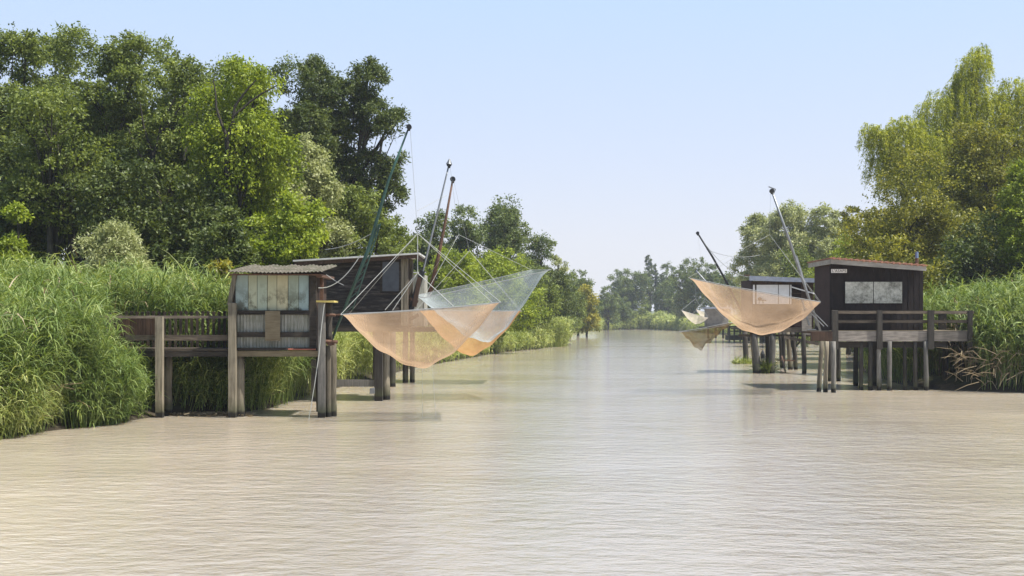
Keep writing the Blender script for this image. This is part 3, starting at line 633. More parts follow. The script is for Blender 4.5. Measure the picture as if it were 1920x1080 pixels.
mb = MB(11); mb.box(xl - .02, xr + .1, 27.75, 29.7, Z_(657.5, 27.8), Z_(652, 27.8) - .002, .004); dk = mb.build('deck', M['beam_dark'], h1)
mb = MB(12); pbeam(mb, 441, 596, 658, 668.5, 27.78, .1); mb.build('floor_beam', M['beam_tan'], h1); mb = MB(12); pbeam(mb, 441, 596, 658, 668, 29.5, .1); mb.build('floor_beam', M['beam_tan'], h1)
mb = MB(13); mb.tube([P(540, 655, 27.72), P(592, 655, 27.72)], .018, 8); mb.build('pipe', M['red_pipe'], h1)
def sqpost(parent, x0, x1, top, D, mat, th=.16, bot=None, name='leg', seed=1):
    m = MB(seed + int(x0)); z1 = Z_(top, D); z0 = -.6 if bot is None else Z_(bot, D); n = 5
    for i in range(1): m.box(X_(x0, D), X_(x1, D), D, D + th, z0, z1, .008)
    return m.build(name, M[mat], parent)
sqpost(h1, 428, 441.5, 568, 27.62, 'post_brown')
post(h1, 449.5, 668, 28.0, .11, 'post_brown'); post(h1, 452, 668, 29.5, .1, 'post_dark'); post(h1, 600, 660, 29.5, .1, 'post_dark')
sqpost(h1, 596, 609, 568, 27.6, 'post_grey', .15)
post(h1, 615.5, 648, 27.86, .075, 'post_brown'); post(h1, 624.5, 640, 28.05, .085, 'post_brown')
post(h1, 617, 568, 28.0, .082, 'post_dark', low=Z_(640, 28.0), name='post')
sqpost(h1, 599, 606, 516, 28.2, 'rust_metal', .07, 566, 'post')
mb = MB(14); mb.box(X_(593, 27.5), X_(626, 27.5), 27.5, 28.15, Z_(567, 27.7), Z_(564, 27.7), .006); mb.build('shelf', M['yellow'], h1)
mb = MB(15)
mb.tube([P(608, 590, 27.75), P(629, 591, 27.75)], .035, 8); mb.tube([P(610, 591, 28.2), P(628, 591, 27.8), P(640, 590, 27.7)], .022, 6)
mb.build('clamp', M['rust_metal'], h1)
mb = MB(15); mb.tube([P(611, 640, 27.75), P(633, 641, 27.75)], .04, 8); mb.tube([P(613, 645, 27.75), P(627, 645, 27.75)], .03, 8); mb.build('clamp', M['rust_metal'], h1)
mb = MB(16); mb.tube([P(608, 570, 27.45), P(602, 620, 27.4), P(598, 665, 27.4), P(590, 720, 27.35), P(579, 786, 27.3)], .009, 6)
tag(mb.build('mooring_rope', M['rope']), 'white rope hanging from the yellow shelf into the water', 'rope')
# ---- footbridge with pickets
fb = thing('footbridge', 'old wooden footbridge with round topped pickets leading through reeds to the left hut', 'footbridge', (X_(320, 28.3), 28.3, 0))
mb = MB(20); D = 27.85; mb.box(X_(215, D), X_(427, D), D, 29.0, Z_(658, D), Z_(653.5, D), .006); mb.build('deck', M['beam_mid'], fb)
mb = MB(21); pbeam(mb, 240, 427, 658.5, 669, D, .1, .01); mb.build('floor_beam', M['beam_dark'], fb); mb = MB(26); pbeam(mb, 190, 427, 658.5, 668, 28.9, .1, .01); mb.build('floor_beam', M['beam_dark'], fb)
mb = MB(22); pbeam(mb, 180, 427, 592, 596.5, 27.8, .05, .008); mb.build('top_rail', M['beam_mid'], fb)
mb = MB(23); pbeam(mb, 235, 427, 628.5, 638.5, 27.82, .05, .01); mb.build('middle_rail', M['beam_mid'], fb)
for i in range(22):
    px = 206 + i * 10.25; D = 28.9; m = MB(30 + i); x = X_(px, D); hw = .033; z0 = Z_(655, D); z1 = Z_(586.5 + random.Random(i).uniform(-1, 1), D)
    m.box(x - hw, x + hw, D - .02, D + .01, z0, z1, .005); m.tube([(x, D - .019, z1 - .002), (x, D + .009, z1 - .002)], .043, 12)
    m.build('picket', M['picket'], fb)
mb = MB(24)
for i in range(7): mb.box(X_(226 + i * 9.6, 27.95), X_(235 + i * 9.6, 27.95), 27.93, 27.96, Z_(630, 27.95), Z_(597, 27.95), .004)
mb.build('board_panel', M['brown_board'], fb)
sqpost(fb, 291, 304, 594, 27.6, 'post_brown', .16); post(fb, 315.5, 669, 28.4, .1, 'post_brown'); post(fb, 200, 592, 27.9, .09, 'post_dark'); post(fb, 225, 669, 28.9, .09, 'post_dark')

# ---- dark hut behind it
h2 = thing('fishing_hut', 'long dark tarred plank hut with a thin white roof edge behind the pale shutter hut', 'fishing hut', (X_(660, 34.2), 34.2, 0), 'fishing huts on stilts')
D = 33.4; xl, xr = X_(558, D), X_(765, D); zf = Z_(610, D); yb = 35.2
zl, zr = Z_(493, D), Z_(480, D)
mb = MB(40); n = 12
for i in range(n):
    z0 = zf + (zl - zf) * i / n; z1 = zf + (zl - zf) * (i + 1) / n + .02; a = .012
    xr_ = X_(750, D)
    mb.hexa([(xl, D - .03, z0), (xr_, D - .03, z0 + .004), (xr_, D + .02, z0), (xl, D + .02, z0), (xl, D - .005, z1), (xr_, D - .005, z1), (xr_, D + .02, z1), (xl, D + .02, z1)], (mb.r.random(), .5))
mb.hexa([(xl, D - .003, zl), (xr, D - .003, zl), (xr, D + .02, zl), (xl, D + .02, zl), (xl, D - .003, zl + .01), (xr, D - .003, zr), (xr, D + .02, zr), (xl, D + .02, zl + .01)], (.8, .5))
mb.build('front_wall', M['tar'], h2)
mb = MB(41); mb.box(xl, xl + .05, D + .03, yb, zf, zl - .02); mb.box(xr - .05, xr, D + .03, yb, zf, zr - .02); mb.box(xl + .051, xr - .051, yb - .05, yb, zf, zl); mb.build('side_wall', M['brown_board'], h2)
mb = MB(42); pbeam(mb, 717, 748, 491, 546, D - .05, .03, 0); wn = mb.build('window', M['glass'], h2)
mb = MB(43)
for a in ((713, 717, 488, 550), (748, 751.5, 488, 550), (717, 748, 487.5, 491), (717, 748, 546, 550)): pbeam(mb, *a, D - .065, .05, 0)
mb.build('frame', M['beam_dark'], wn)
mb = MB(44); pbeam(mb, 752, 757.5, 484, 610, D - .045, .05); pbeam(mb, 758, 765, 483, 612, D - .06, .08); pbeam(mb, 766.5, 774, 486, 612, D + .5, .12); mb.build('corner_post', M['post_brown'], h2)
mb = MB(45); a, b = P(549, 490.5, 33.0), P(786, 476.5, 33.0)
mb.hexa([a, b, b + Vector((0, 2.7, .02)), a + Vector((0, 2.7, .02)), a + Vector((0, 0, .045)), b + Vector((0, 0, .045)), b + Vector((0, 2.7, .065)), a + Vector((0, 2.7, .065))]); rf = mb.build('roof', M['white_roof'], h2)
mb = MB(46); mb.beam(a + Vector((.05, .06, -.06)), b + Vector((-.02, .06, -.06)), .05, .1); mb.beam(b + Vector((-.1, .09, -.06)), b + Vector((-.1, 2.5, -.05)), .06, .1); mb.build('eave_board', M['brown_board'], rf)
mb = MB(47); pbeam(mb, 585, 768, 610.5, 622, D - .1, .15); pbeam(mb, 585, 768, 610.5, 622, 35.0, .15); mb.box(xl, xr + .1, D - .1, yb, zf - .06, zf - .003); mb.build('deck', M['beam_dark'], h2)
sqpost(h2, 702.5, 717, 622, 33.25, 'post_dark', .2); post(h2, 724, 622, 33.9, .11, 'post_brown'); sqpost(h2, 583, 597, 622, 33.1, 'post_dark', .18)
post(h2, 736, 622, 40.5, .11, 'post_dark', name='leg')
mb = MB(48); pbeam(mb, 597, 702, 712, 725, 33.3, .12); mb.build('cross_beam', M['post_grey'], h2)
mb = MB(49); pbeam(mb, 693, 702.5, 728, 738, 33.2, .1); mb.build('bracket', M['grey_metal'], h2)
# mast footing
mb = MB(50); mb.beam(P(777, 575, 33.6), P(787, 520, 33.6), .12, .1); mb.beam(P(745, 612, 33.6), P(785, 590, 33.6), .1, .1); mb.beam(P(768, 560, 33.6), P(784, 566, 33.6), .06, .08); mb.build('mast_footing', M['brown_board'], h2)

# ---- third hut, a grey sliver
h3 = thing('fishing_hut', 'pale grey hut almost hidden behind the right end of the dark tarred hut', 'fishing hut', (X_(745, 43.8), 43.8, 0), 'fishing huts on stilts')
D = 43.0; mb = MB(55); mb.box(X_(700, D), X_(795, D), D, 44.8, Z_(612, D), Z_(514.5, D)); mb.build('wall', M['sheet'], h3)
mb = MB(56); mb.hexa([P(695, 513, D - .2), P(799, 511.5, D - .2), P(799, 512, 45), P(695, 513, 45), P(695, 511, D - .2), P(799, 509.5, D - .2), P(799, 510.5, 45), P(695, 511, 45)]); mb.build('roof', M['white_roof'], h3)
mb = MB(57); pbeam(mb, 690, 815, 613, 622, D - .3, 2.2); mb.build('deck', M['beam_dark'], h3)
post(h3, 760, 622, 43, .1, 'post_dark'); post(h3, 773, 622, 43.2, .09, 'post_brown', foot=773); post(h3, 704, 622, 43, .1, 'post_dark')

# ---- black hut, right
r1 = thing('fishing_hut', 'black painted hut with long grimy double window and red tiled roof on the right bank', 'fishing hut', (X_(1650, 39.8), 39.8, 0), 'fishing huts on stilts')
D = 39.2; xl, xr = X_(1556, D), X_(1731, D); zf = Z_(621, D); yb = 41.2; zl, zr = Z_(492, D), Z_(506, D)
n = 24; mb = MB(60)
mb.hexa([(xl, D, zf), (xr, D, zf), (xr, D + .05, zf), (xl, D + .05, zf), (xl, D, zl), (xr, D, zr), (xr, D + .05, zr), (xl, D + .05, zl)])
for i in range(16):
    x = xl + (xr - xl) * (i + .5) / 16; zt_ = zl + (zr - zl) * (i + .5) / 16
    mb.box(x - .014, x + .014, D - .012, D - .002, zf, zt_ - .01)
mb.build('front_wall', M['black'], r1)
mb = MB(61); mb.box(xl, xl + .05, D + .052, yb, zf, zl); mb.box(xr - .05, xr, D + .052, yb, zf, zr); mb.box(xl + .052, xr - .052, yb - .05, yb, zf, zr)
sw = mb.build('side_wall', M['red_board'], r1)
mb = MB(62); a, b = P(1558, 485.5, 38.7), P(1737, 499.5, 38.7)
mb.hexa([a + Vector((0, 0, -.16)), b + Vector((0, 0, -.15)), b + Vector((0, .05, -.15)), a + Vector((0, .05, -.16)), a, b, b + Vector((0, .05, 0)), a + Vector((0, .05, 0))]); 
mb.hexa([a + Vector((0, .052, -.16)), a + Vector((.05, .052, -.16)), a + Vector((.05, 3.0, -.16)), a + Vector((0, 3.0, -.16)), a + Vector((0, .052, 0)), a + Vector((.05, .052, 0)), a + Vector((.05, 3., 0)), a + Vector((0, 3., 0))])
fa = mb.build('fascia', M['fascia'], r1)
mb = MB(63); up = Vector((0, 0, .012))
mb.hexa([a + up + Vector((-.03, -.03, 0)), b + up + Vector((.03, -.03, 0)), b + up + Vector((.03, 3.05, 0)), a + up + Vector((-.03, 3.05, 0)), a + up + Vector((-.03, -.03, .035)), b + up + Vector((.03, -.03, .035)), b + up + Vector((.03, 3.05, .035)), a + up + Vector((-.03, 3.05, .035))])
for i in range(16):
    p = a.lerp(b, (i + .5) / 16); mb.tube([p + Vector((0, -.04, .03)), p + Vector((0, 3.05, .03))], .045, 8)
mb.build('tile_roof', M['tile_red'], r1)
mb = MB(64); mb.tube([P(1719, 500, 40.0), P(1719, 484, 40.0)], .06, 10); pp = mb.build('chimney_pipe', M['rust_metal'], r1)
mb = MB(65); mb.tube([P(1719, 483.9, 40.0), P(1719, 472, 40.0)], .055, 10); mb.build('chimney_cap', M['blue_paint'], pp)
mb = MB(66); pbeam(mb, 1583, 1693.5, 526.5, 570, D - .045, .04, 0); wn = mb.build('window', M['black'], r1)
for a_, b_ in ((1585, 1637), (1638.5, 1691.5)):
    mb = MB(67); pbeam(mb, a_, b_, 528.5, 568.5, D - .055, .008, 0); mb.build('pane', M['pane'], wn)
mb = MB(68); pbeam(mb, 1559, 1588, 504.5, 511.5, D - .04, .035, 0); sg = mb.build('name_board', M['white_pvc'], r1)
cu = bpy.data.curves.new('lettering', 'FONT'); cu.body = "L'ASAPS"; cu.size = .125; cu.extrude = .003; cu.align_x = 'CENTER'; cu.align_y = 'CENTER'; cu.space_character = 1.1
to = bpy.data.objects.new('tmp_text', cu); col.objects.link(to); bpy.context.view_layer.update()
me = bpy.data.meshes.new_from_object(to.evaluated_get(bpy.context.evaluated_depsgraph_get())); bpy.data.objects.remove(to)
rot = Matrix.Translation(P(1573.5, 508, D - .046) - worldloc(sg)) @ Matrix.Rotation(R(90), 4, 'X'); me.transform(rot); me.materials.append(M['dark_metal'])
lt = bpy.data.objects.new('lettering', me); col.objects.link(lt); lt.parent = sg; me.name = 'lettering'
# deck, railing
Dd = 38.3
mb = MB(70); mb.box(X_(1556, Dd), X_(1826, Dd), Dd + .06, 41.3, Z_(627, Dd), Z_(620, Dd), 0); mb.build('deck', M['beam_tan'], r1)
for a_, b_ in ((1572.5, 1644), (1656, 1740.5), (1752.5, 1818)):
    mb = MB(71 + int(a_)); pbeam(mb, a_ - 2, b_ + 2, 621, 640, Dd, .05, .004); mb.build('deck_board', M['beam_grey'], r1)
mb = MB(72); pbeam(mb, 1562, 1775, 641, 652, Dd + .15, .15); mb.build('floor_beam', M['beam_dark'], r1); mb = MB(77); pbeam(mb, 1562, 1820, 641, 650, 41.0, .15); mb.build('floor_beam', M['beam_dark'], r1)
mb = MB(73); pbeam(mb, 1562, 1826, 583, 588, Dd - .04, .12, .006); mb.beam(P(1824, 585.5, Dd + .1), P(1824, 585.5, Dd + 2.6), .1, .05); mb.beam(P(1570, 585.5, Dd + .1), P(1570, 585.5, Dd + .8), .1, .05)
pbeam(mb, 1750, 1824, 585, 589, 40.9, .06); mb.build('top_rail', M['beam_mid'], r1)
mb = MB(74); pbeam(mb, 1562, 1820, 600, 605.5, Dd, .04, .006); mb.build('middle_rail', M['beam_mid'], r1); mb = MB(78); pbeam(mb, 1750, 1824, 601, 605, 40.9, .04); mb.build('middle_rail', M['beam_mid'], r1)
for a_, b_, z0 in ((1561, 1572, 655), (1645, 1655, 655), (1741, 1752, 655), (1816, 1824, 655)): sqpost(r1, a_, b_, 582, Dd - .1, 'post_dark', .1, z0, 'rail_post')
for a_, b_ in ((1761, 1775), (1795, 1802), (1806, 1812)): sqpost(r1, a_, b_, 588, 40.9, 'post_dark', .1, 640, 'rail_post')
mb = MB(75); pbeam(mb, 1521, 1563, 621.5, 639.5, 38.2, .1); mb.box(X_(1521, 38.2), X_(1562, 38.2), 38.31, 39.6, Z_(625, 38.3), Z_(621.5, 38.3)); mb.build('mast_platform', M['brown_board'], r1)
for px, foot, D_, mt, rr in ((1541, 1533, 37.7, 'post_brown', .085), (1550, 1547, 37.4, 'post_brown', .085), (1563, 1563, 37.2, 'post_grey', .09), (1555, 1555, 44, 'post_dark', .11), (1572, 1573, 44, 'post_dark', .1),
    (1615, 1614, 38.5, 'post_dark', .08), (1632, 1631, 38.4, 'post_dark', .085), (1648, 1648, 38.3, 'post_grey', .085), (1668, 1667, 38.2, 'post_grey', .09), (1696, 1698, 38.5, 'post_dark', .075), (1716, 1716, 38.4, 'post_dark', .08), (1735, 1738, 38.3, 'post_grey', .09),
    (1772, 1773, 40.2, 'post_dark', .12), (1802, 1804, 40.0, 'post_dark', .11), (1640, 1640, 41, 'post_dark', .1), (1605, 1604, 41.1, 'post_dark', .1)):
    post(r1, px, 640 if D_ < 43 else 635, D_, rr * .86, mt, foot)

# ---- second right hut
r2 = thing('fishing_hut', 'brown hut with bright white window and flat grey roof behind the big right net', 'fishing hut', (X_(1465, 51.4), 51.4, 0), 'fishing huts on stilts')
D = 50.6; xl, xr = X_(1410, D), X_(1526, D); zf = Z_(614, D); zt = Z_(524, D); yb = 53
mb = MB(80); mb.box(xl, X_(1524, D), D, D + .05, zf, Z_(570.5, D)); pbeam(mb, 1485, 1503, 533, 570, D, .05); mb.box(xl, xl + .05, D + .052, yb, zf, zt); mb.box(xr - .05, xr, D + .052, yb, zf, zt); mb.box(xl + .052, xr - .052, yb - .05, yb, zf, zt); mb.build('wall', M['red_board'], r2)
mb = MB(81); pbeam(mb, 1412, 1484, 534, 570, D - .02, .03, 0); wn = mb.build('window', M['white_pvc'], r2)
mb = MB(82)
for a_ in ((1415.5, 1418.5, 534, 570), (1480, 1481.5, 534, 570), (1459, 1460, 534, 570)): pbeam(mb, *a_, D - .035, .012, 0)
mb.build('frame', M['beam_mid'], wn)
mb = MB(83); p = P(1427, 563, D - .06)
for dx in (-.09, .09): mb.tube([p + Vector((dx, 0, -.16)), p + Vector((dx * .8, 0, .02))], .012, 6)
mb.tube([p + Vector((-.14, 0, .02)), p + Vector((.22, 0, .0))], .02, 6); mb.tube([p + Vector((-.06, 0, .03)), p + Vector((-.03, 0, .12))], [.1, .05], 8); mb.build('stool', M['rust_metal'], r2)
mb = MB(84); pbeam(mb, 1409, 1526, 527, 533.5, D - .02, .08); pbeam(mb, 1503, 1524, 533.6, 570, D - .03, .07); pbeam(mb, 1484, 1526, 549, 551, D - .06, .03); mb.build('eave_board', M['brown_board'], r2)
mb = MB(85); mb.hexa([P(1405, 526, D - .4), P(1534, 530, D - .4), P(1534, 530, D + 2.8), P(1405, 526, D + 2.8), P(1405, 517, D - .4), P(1534, 522, D - .4), P(1534, 522, D + 2.8), P(1405, 517, D + 2.8)]); rf2 = mb.build('roof', M['roof_grey'], r2)
mb = MB(86); mb.box(X_(1398, D), X_(1407, D), D, D + .3, Z_(517, D), Z_(515, D)); mb.build('roof_bracket', M['rust_metal'], rf2)
mb = MB(87); mb.beam(P(1484, 538, D - .1), P(1518, 548, D - .1), .04, .05); mb.beam(P(1518, 548, D - .1), P(1534, 552, D - .1), .04, .05); mb.build('gutter', M['white_pvc'], r2)
mb = MB(88); pbeam(mb, 1398, 1524, 614.5, 623, D - .15, .2); pbeam(mb, 1385, 1524, 627, 631, D + .3, .1); mb.box(X_(1392, D), X_(1524, D), D + .06, yb + .3, Z_(618, D), Z_(614.6, D)); mb.beam(P(1470, 632, D - .1), P(1535, 645, D - .1), .08, .12); mb.build('deck', M['beam_mid'], r2)
mb = MB(89); pbeam(mb, 1504, 1522, 578, 628, D - .3, .1); mb.build('corner_panel', M['beam_grey'], r2)
for px, foot, D_, mt, rr in ((1397, 1399, 62, 'post_dark', .14), (1414, 1423, 50.6, 'post_grey', .13), (1409, 1417, 51, 'post_brown', .08), (1449, 1446, 50.6, 'post_grey', .13), (1438, 1440, 52, 'post_dark', .09),
    (1462, 1467, 56, 'post_dark', .08), (1470, 1468, 56, 'post_dark', .1), (1476, 1484, 54.5, 'post_brown', .11), (1486, 1495, 54.5, 'post_dark', .1), (1507, 1508, 50.2, 'post_dark', .1), (1441, 1442, 58, 'post_dark', .09)):
    post(r2, px, 622, D_, rr, mt, foot)
mb = MB(90); mb.tube([P(1466, 668, 54), P(1473, 699, 51)], .035, 6); mb.beam(P(1456, 675, 54), P(1490, 676, 54), .06, .06); mb.build('brace', M['rust_metal'], r2)
mb = MB(91); mb.tube([P(1430, 625, 50.5), P(1430, 656, 50.5)], .01, 5); mb.tube([P(1430, 664, 50.5), P(1430.3, 672, 50.5)], [.1, .09], 10); mb.tube([P(1430, 656, 50.5), P(1430, 664, 50.5)], [.015, .1], 10)
tag(mb.build('hanging_weight', M['dark_metal']), 'dark weight hanging on a cord under the white window hut', 'weight')
# green tangle between two posts, weed round the far post
def weed(name, label, cx, cy, r, h, n, seed, mat='reed'):
    rng = np.random.default_rng(seed); a = rng.uniform(0, 6.28, n); q = np.sqrt(rng.random(n)) * r; base = np.stack([cx + np.cos(a) * q, cy + np.sin(a) * q, np.full(n, -.05)], 1)
    d = unit(rng.normal(size=(n, 3)) * .45 + np.array([0, 0, 1.])); V, Q = strips(base, d, h * rng.uniform(.5, 1.1, n), np.full(n, .05), rng.uniform(.5, 2, n), 3, rng)
    return tag(npmesh(name, V, Q, M[mat], uv=rng.random((len(Q), 2))), label, 'weeds', kind='stuff')
weed('water_weed', 'green weed growing round the leftmost post of the white window hut', X_(1397, 62), 62, .65, .55, 420, 3)
weed('water_weed', 'dark weed tangle between two posts under the white window hut', X_(1436, 50.8), 50.8, .28, .95, 360, 4, 'leaf_dark')
# ---- far hut and jetty
r3 = thing('fishing_hut', 'small distant grey hut seen past the left edge of the big right net', 'fishing hut', (X_(1346, 150), 150.5, 0), 'fishing huts on stilts')
D = 150; mb = MB(95); pbeam(mb, 1326, 1366, 579, 612, D, 2.2, 0); mb.build('wall', M['beam_grey'], r3)
mb = MB(96); pbeam(mb, 1323, 1369, 575.5, 579, D - .4, 3, 0); mb.build('roof', M['roof_grey'], r3)
mb = MB(97); pbeam(mb, 1318, 1370, 612.2, 615, D - .8, 3.4, 0); mb.build('deck', M['beam_dark'], r3)
for px in (1328, 1342, 1356, 1366): post(r3, px, 615, D, .14, 'post_dark')
jt = thing('jetty', 'low dark jetty with rails at the water left of the white window hut', 'jetty', (X_(1380, 126), 126, 0)); D = 126
mb = MB(98); pbeam(mb, 1366, 1398, 629, 638, D, 2, 0); mb.build('deck', M['beam_dark'], jt)
mb = MB(99); pbeam(mb, 1366, 1398, 611, 613.5, D, .15, 0); pbeam(mb, 1366, 1398, 620, 622, D, .15, 0); mb.build('rail', M['beam_dark'], jt)
for px in (1368, 1377, 1388, 1396): sqpost(jt, px - 1.4, px + 1.4, 611, D - .16, 'post_dark', .15, None, 'rail_post')

# ------------------------------------------------------------------ masts
def mast(label, pts, rad, mat, tip='pulley', lattice=False, tipr=.09, name='mast'):
    root = thing(name, label, 'mast', pts[0]); pts = [Vector(p) for p in pts]
    mb = MB(7); mb.tube(pts, rad, 8); mb.build('pole', M[mat], root, True)
    if lattice:
        a, b = pts[0], pts[1]; ax = (b - a).normalized(); s = ax.cross(Vector((0, 1, 0))).normalized(); mb = MB(8); n = 16
        for k in (-1, 1): mb.tube([a + s * .15 * k, a.lerp(b, .9) + s * .05 * k], .022, 6)
        for i in range(n):
            t = i / n * .9; t2 = (i + 1) / n * .9; k = 1 if i % 2 else -1; f = lambda u: .15 - .1 * u / .9
            mb.tube([a.lerp(b, t) + s * f(t) * k, a.lerp(b, t2) - s * f(t2) * k], .012, 5)
        mb.build('lattice', M[mat], root)
    t = pts[-1]; d = (pts[-1] - pts[-2]).normalized()
    mb = MB(9)
    mb.tube([t + d * .0 - Vector((0, .05, 0)), t + Vector((0, .05, 0))], tipr, 14); mb.tube([t - Vector((0, .025, 0)) - Vector((0, 0, tipr * 1.2)), t + Vector((0, .025, 0)) - Vector((0, 0, tipr * .4))], tipr * .55, 10)
    mb.build('pulley', M['dark_metal'], root)
    return root
mA = mast('tallest mast, dark green and leaning right beside the pale shutter hut', [P(617, 650, 28.1), P(690, 470, 27.8), P(728, 340, 27.6), P(767, 238, 27.5)], [.03, .045, .032, .02], 'green_metal', tipr=.062)
mb = MB(9); a, b = P(652, 585, 28.0), P(712, 420, 27.7); s = Vector((.11, 0, .04))
mb.tube([a - s, b - s * .2], .02, 6); mb.tube([a + s, b + s * .2], .016, 6)
for i in range(12): t = i / 12; mb.tube([a.lerp(b, t) - s * (1 - .8 * t), a.lerp(b, t + .06) + s * (1 - .8 * t)], .012, 5)
mb.build('lattice', M['green_metal'], mA)
mB = mast('pale grey mast with a dark foot between the green and the rusty masts', [P(776, 572, 33.8), P(795, 500, 33.8), P(820, 400, 33.8), P(842, 308, 33.8)], [.06, .032, .028, .022], 'grey_metal', tipr=.075)
mb = MB(3); mb.beam(P(771, 580, 33.7), P(792, 508, 33.7), .15, .12); mb.build('foot', M['dark_metal'], mB)
mb = MB(3); mb.tube([P(842, 308, 33.8), P(843, 298, 33.8)], [.09, .02], 8); mb.tube([P(800, 480, 33.7), P(838, 325, 33.7)], .012, 5); mb.build('tip_bracket', M['grey_metal'], mB)
mC = mast('rusty brown mast with a round pulley, rightmost of the three on the left bank', [P(803, 560, 43), P(822, 480, 43), P(836, 410, 43), P(849, 336, 43)], [.075, .07, .05, .032], 'rust_metal', tipr=.10)
mD = mast('grey lattice mast leaning left from the black hut platform', [P(1538, 620, 37.8), P(1510, 540, 37.6), P(1478, 445, 37.4), P(1447, 358, 37.2)], [.04, .04, .045, .03], 'grey_metal', tipr=.07)
mb = MB(4); mb.beam(P(1532, 610, 37.8), P(1493, 480, 37.5), .05, .05); mb.beam(P(1517, 610, 37.8), P(1503, 560, 37.7), .05, .05)
mb.beam(P(1515, 618, 37.8), P(1530, 618, 37.8), .06, .04)
for i in range(9):
    t = i / 9; mb.beam(P(1532, 610, 37.8).lerp(P(1493, 480, 37.5), t), P(1538, 620, 37.8).lerp(P(1500, 510, 37.5), t), .025, .025)
mb.tube([P(1508, 575, 37.6), P(1545, 612, 37.6)], .016, 6); mb.tube([P(1515, 575, 37.6), P(1552, 612, 37.6)], .016, 6)
mb.build('lattice', M['grey_metal'], mD)
mb = MB(4); mb.beam(P(1441, 350, 37.2), P(1454, 355, 37.2), .03, .03); mb.beam(P(1454, 355, 37.2), P(1449, 366, 37.2), .03, .03); mb.build('tip_bracket', M['grey_metal'], mD)
mE = mast('thin dark mast leaning left above the big right net', [P(1405, 614, 51.5), P(1362, 528, 51), P(1335, 480, 51), P(1308, 437, 51)], [.055, .05, .045, .035], 'dark_metal', tipr=.07)
mF = mast('short pale mast of the distant grey hut', [P(1350, 576, 151), P(1325, 530, 151), P(1305, 507, 151)], [.12, .11, .09], 'grey_metal', tipr=.1)

# ------------------------------------------------------------------ nets
def net(label, L, Rr, V, sag, mat, apex, hoist, seed, p=1.7, q=2.0, skew=0., wrinkle=.02, rod='rope', rr=.010, ropes=None, lines=0, rope_r=.0065):
    L, Rr, V = Vector(L), Vector(Rr), Vector(V); mid = (L + Rr) / 2
    root = thing('lift_net', label, 'fishing net', mid, 'square lift nets hung over the river')
    rng = np.random.default_rng(seed); nu, nv = 48, 36
    u, v = np.meshgrid(np.linspace(-1, 1, nu), np.linspace(-1, 1, nv))
    us = u - skew * (1 - u * u); pr = (1 - np.abs(us) ** p) * (1 - np.abs(v) ** q)
    wr = wrinkle * (np.sin(u * 19 + 3 * v) + np.sin(v * 15 - 4 * u) + np.sin(u * 7 + v * 11 + seed)) * np.clip(pr * 3, 0, 1)
    side = .02 * np.sin(u * 13)
    base = np.array(L)[None, None] + (np.array(Rr - L))[None, None] * ((u + 1) / 2)[..., None] + np.array(V)[None, None] * (v / 2)[..., None]
    base[..., 2] -= sag * pr + wr + .025 * (1 - u * u) + 0 * side
    vs = base.reshape(-1, 3); ii = np.arange(nu * nv).reshape(nv, nu); Q = np.stack([ii[:-1, :-1], ii[:-1, 1:], ii[1:, 1:], ii[1:, :-1]], -1).reshape(-1, 4)
    o = npmesh('netting', vs, Q, M[mat], root, smooth=True)
    l = o.data.uv_layers.new(name='UVMap'); pu = np.stack([(u.ravel() + 1) / 2, (v.ravel() + 1) / 2], 1)[Q.ravel()]; l.data.foreach_set('uv', pu.astype(np.float32).ravel())
    mb = MB(seed); top = lambda a, b: L + (Rr - L) * ((a + 1) / 2) + V * b / 2 - Vector((0, 0, .025 * (1 - a * a)))
    for b in (-1, 1): mb.tube([top(-1 + i / 6, b) + Vector((0, 0, mb.r.uniform(-.008, .008))) for i in range(13)], rr, 6)
    for a in (-1, 1): mb.tube([top(a, -1), top(a, 1)], rr, 6)
    mb.build('frame_rod', M['rope_thin'], root)
    apex = Vector(apex); ends = ropes or [(-1, -1), (-1, 1), (1, -1), (1, 1)]
    for a, b in ends:
        mb = MB(seed); mb.tube([apex, top(a, b)], rope_r, 5); mb.build('bridle_rope', M[rod], root)
    mb = MB(seed); mb.tube([apex, Vector(hoist)], rope_r * .7, 5); mb.build('hoist_rope', M['rope_thin'], root)
    for i in range(lines):
        mb = MB(seed + i); q0 = vs[nu * (nv // 2) + nu // 2 + i * 3]; mb.tube([Vector(q0), Vector((q0[0] + .1 * i, q0[1], -.1))], rope_r * .35, 4); mb.build('trailing_line', M['rope_thin'], root)
    return root
n1 = net('nearest peach net, hanging from the green mast beside the pale shutter hut', P(646, 590, 27.5), P(932, 568.5, 27.5), (-.2, 2.6, 0), 1.34, 'net_peach', P(783, 438, 27.5), P(769, 240, 27.5), 1, skew=.02, lines=2)
mb = MB(1)
for a_, b_ in (((783, 512), (722, 581)), ((783, 512), (736, 582)), ((783, 512), (850, 574)), ((783, 438), (783, 512))): mb.tube([P(*a_, 27.45), P(*b_, 27.4)], .010, 5)
mb.build('inner_rope', M['rope'], n1)
net('orange net furthest back on the left, under the rusty mast', P(790, 581, 43), P(976, 583, 43), (.1, 3.0, 0), 1.62, 'net_orange', P(880, 470, 43), P(851, 340, 43), 2, p=1.6, skew=0, rope_r=.006)
net('see through pale blue net tilted up to the right', P(785, 556, 34.5), P(1014, 506, 34.5), (-.5, 2.9, .12), 1.75, 'net_blue', P(860, 440, 34.3), P(844, 312, 33.8), 3, p=1.5, skew=.14, wrinkle=.03, rope_r=.005, ropes=[(-1, -1), (-1, 1), (1, 1)])
net('largest peach net, hanging before the white window hut on the right', P(1300, 523.5, 37.4), P(1538, 567, 37.0), (.75, 2.9, 0), 1.36, 'net_peach', P(1443, 440, 37.2), P(1445, 362, 37.2), 4, p=1.75, skew=0, rope_r=.004)
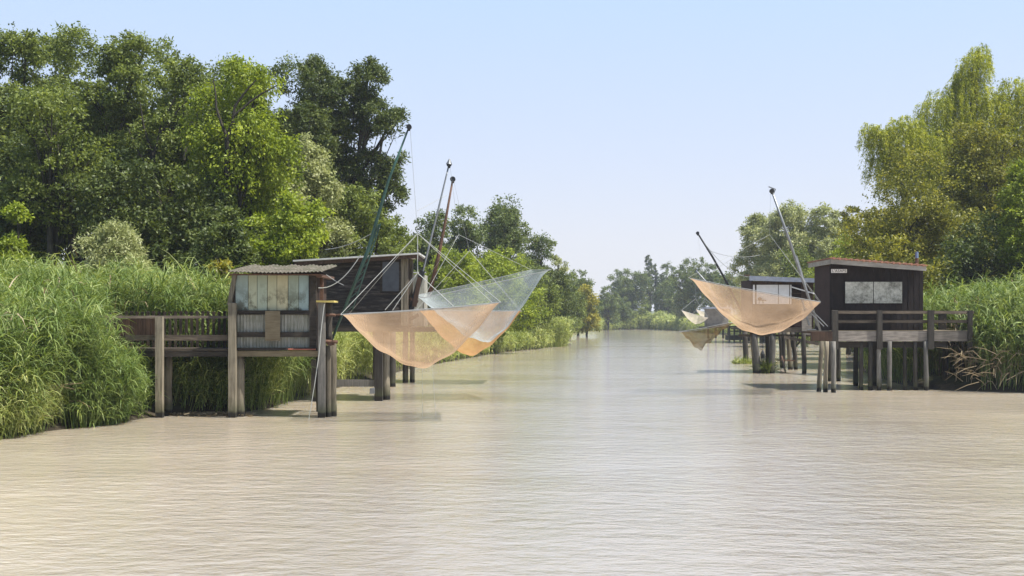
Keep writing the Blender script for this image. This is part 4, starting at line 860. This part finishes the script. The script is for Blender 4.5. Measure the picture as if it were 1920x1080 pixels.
net('brown bunched net dangling low over the water left of the big right net', P(1281, 622, 50), P(1374, 605, 50), (.5, .8, 0), .85, 'net_brown', P(1322, 560, 50), P(1309, 440, 51), 5, p=1.1, skew=-.32, wrinkle=.05, rope_r=.004, lines=2)
net('small pale far net, left one of the two by the distant grey hut', P(1278, 582, 150), P(1328, 596, 150), (.5, 3, 0), 1.2, 'net_pale', P(1304, 560, 150), P(1305, 510, 151), 6, rope_r=.012)
net('small pale far net touching the wall of the distant grey hut', P(1305, 580, 160), P(1345, 592, 160), (.5, 3, 0), 1.1, 'net_pale', P(1322, 565, 160), P(1323, 530, 151), 7, rope_r=.012)
# cables
def cable(label, pts, r=.01, mat='rope_thin'):
    mb = MB(1); mb.tube(pts, r, 5, True); return tag(mb.build('cable', M[mat]), label, 'cable')
def sagc(a, b, s, n=10):
    a, b = Vector(a), Vector(b); return [a.lerp(b, i / n) - Vector((0, 0, s * 4 * (i / n) * (1 - i / n))) for i in range(n + 1)]
cable('white drooping cable from the pale shutter hut to the green mast', sagc(P(597, 540, 27.9), P(676, 478, 27.8), .22), .011, 'rope')
cable('pale cable crossing the dark hut wall near the drooping one', sagc(P(612, 515, 28.3), P(645, 535, 28.0), .02), .009, 'rope_thin')
cable('thin stay running up left of the green mast', sagc(P(610, 468, 29.5), P(712, 428, 27.7), .1), .009)
cable('thin stay joining the grey and rusty masts at the upper left', sagc(P(783, 395, 33.5), P(838, 366, 41), .0), .009)
cable('thin stay from the dark leaning mast towards the right bank', sagc(P(1309, 438, 51), P(1405, 520, 51), .4), .012)
cable('fine pale wire from the dark leaning mast to the white window hut roof', sagc(P(1325, 468, 51), P(1425, 478, 56), .2), .01)

# ------------------------------------------------------------------ haze
s = NT('haze_air'); pv = s.n('ShaderNodeVolumePrincipled'); pv.inputs['Density'].default_value = .0003; pv.inputs['Color'].default_value = (.80, .88, 1, 1); pv.inputs['Anisotropy'].default_value = .2
s.l(pv.outputs[0], s.out.inputs['Volume'])
mb = MB(1); mb.box(-1000, 1000, -350, 1900, -2.2, 30); tag(mb.build('haze', s.m), kind='stuff')
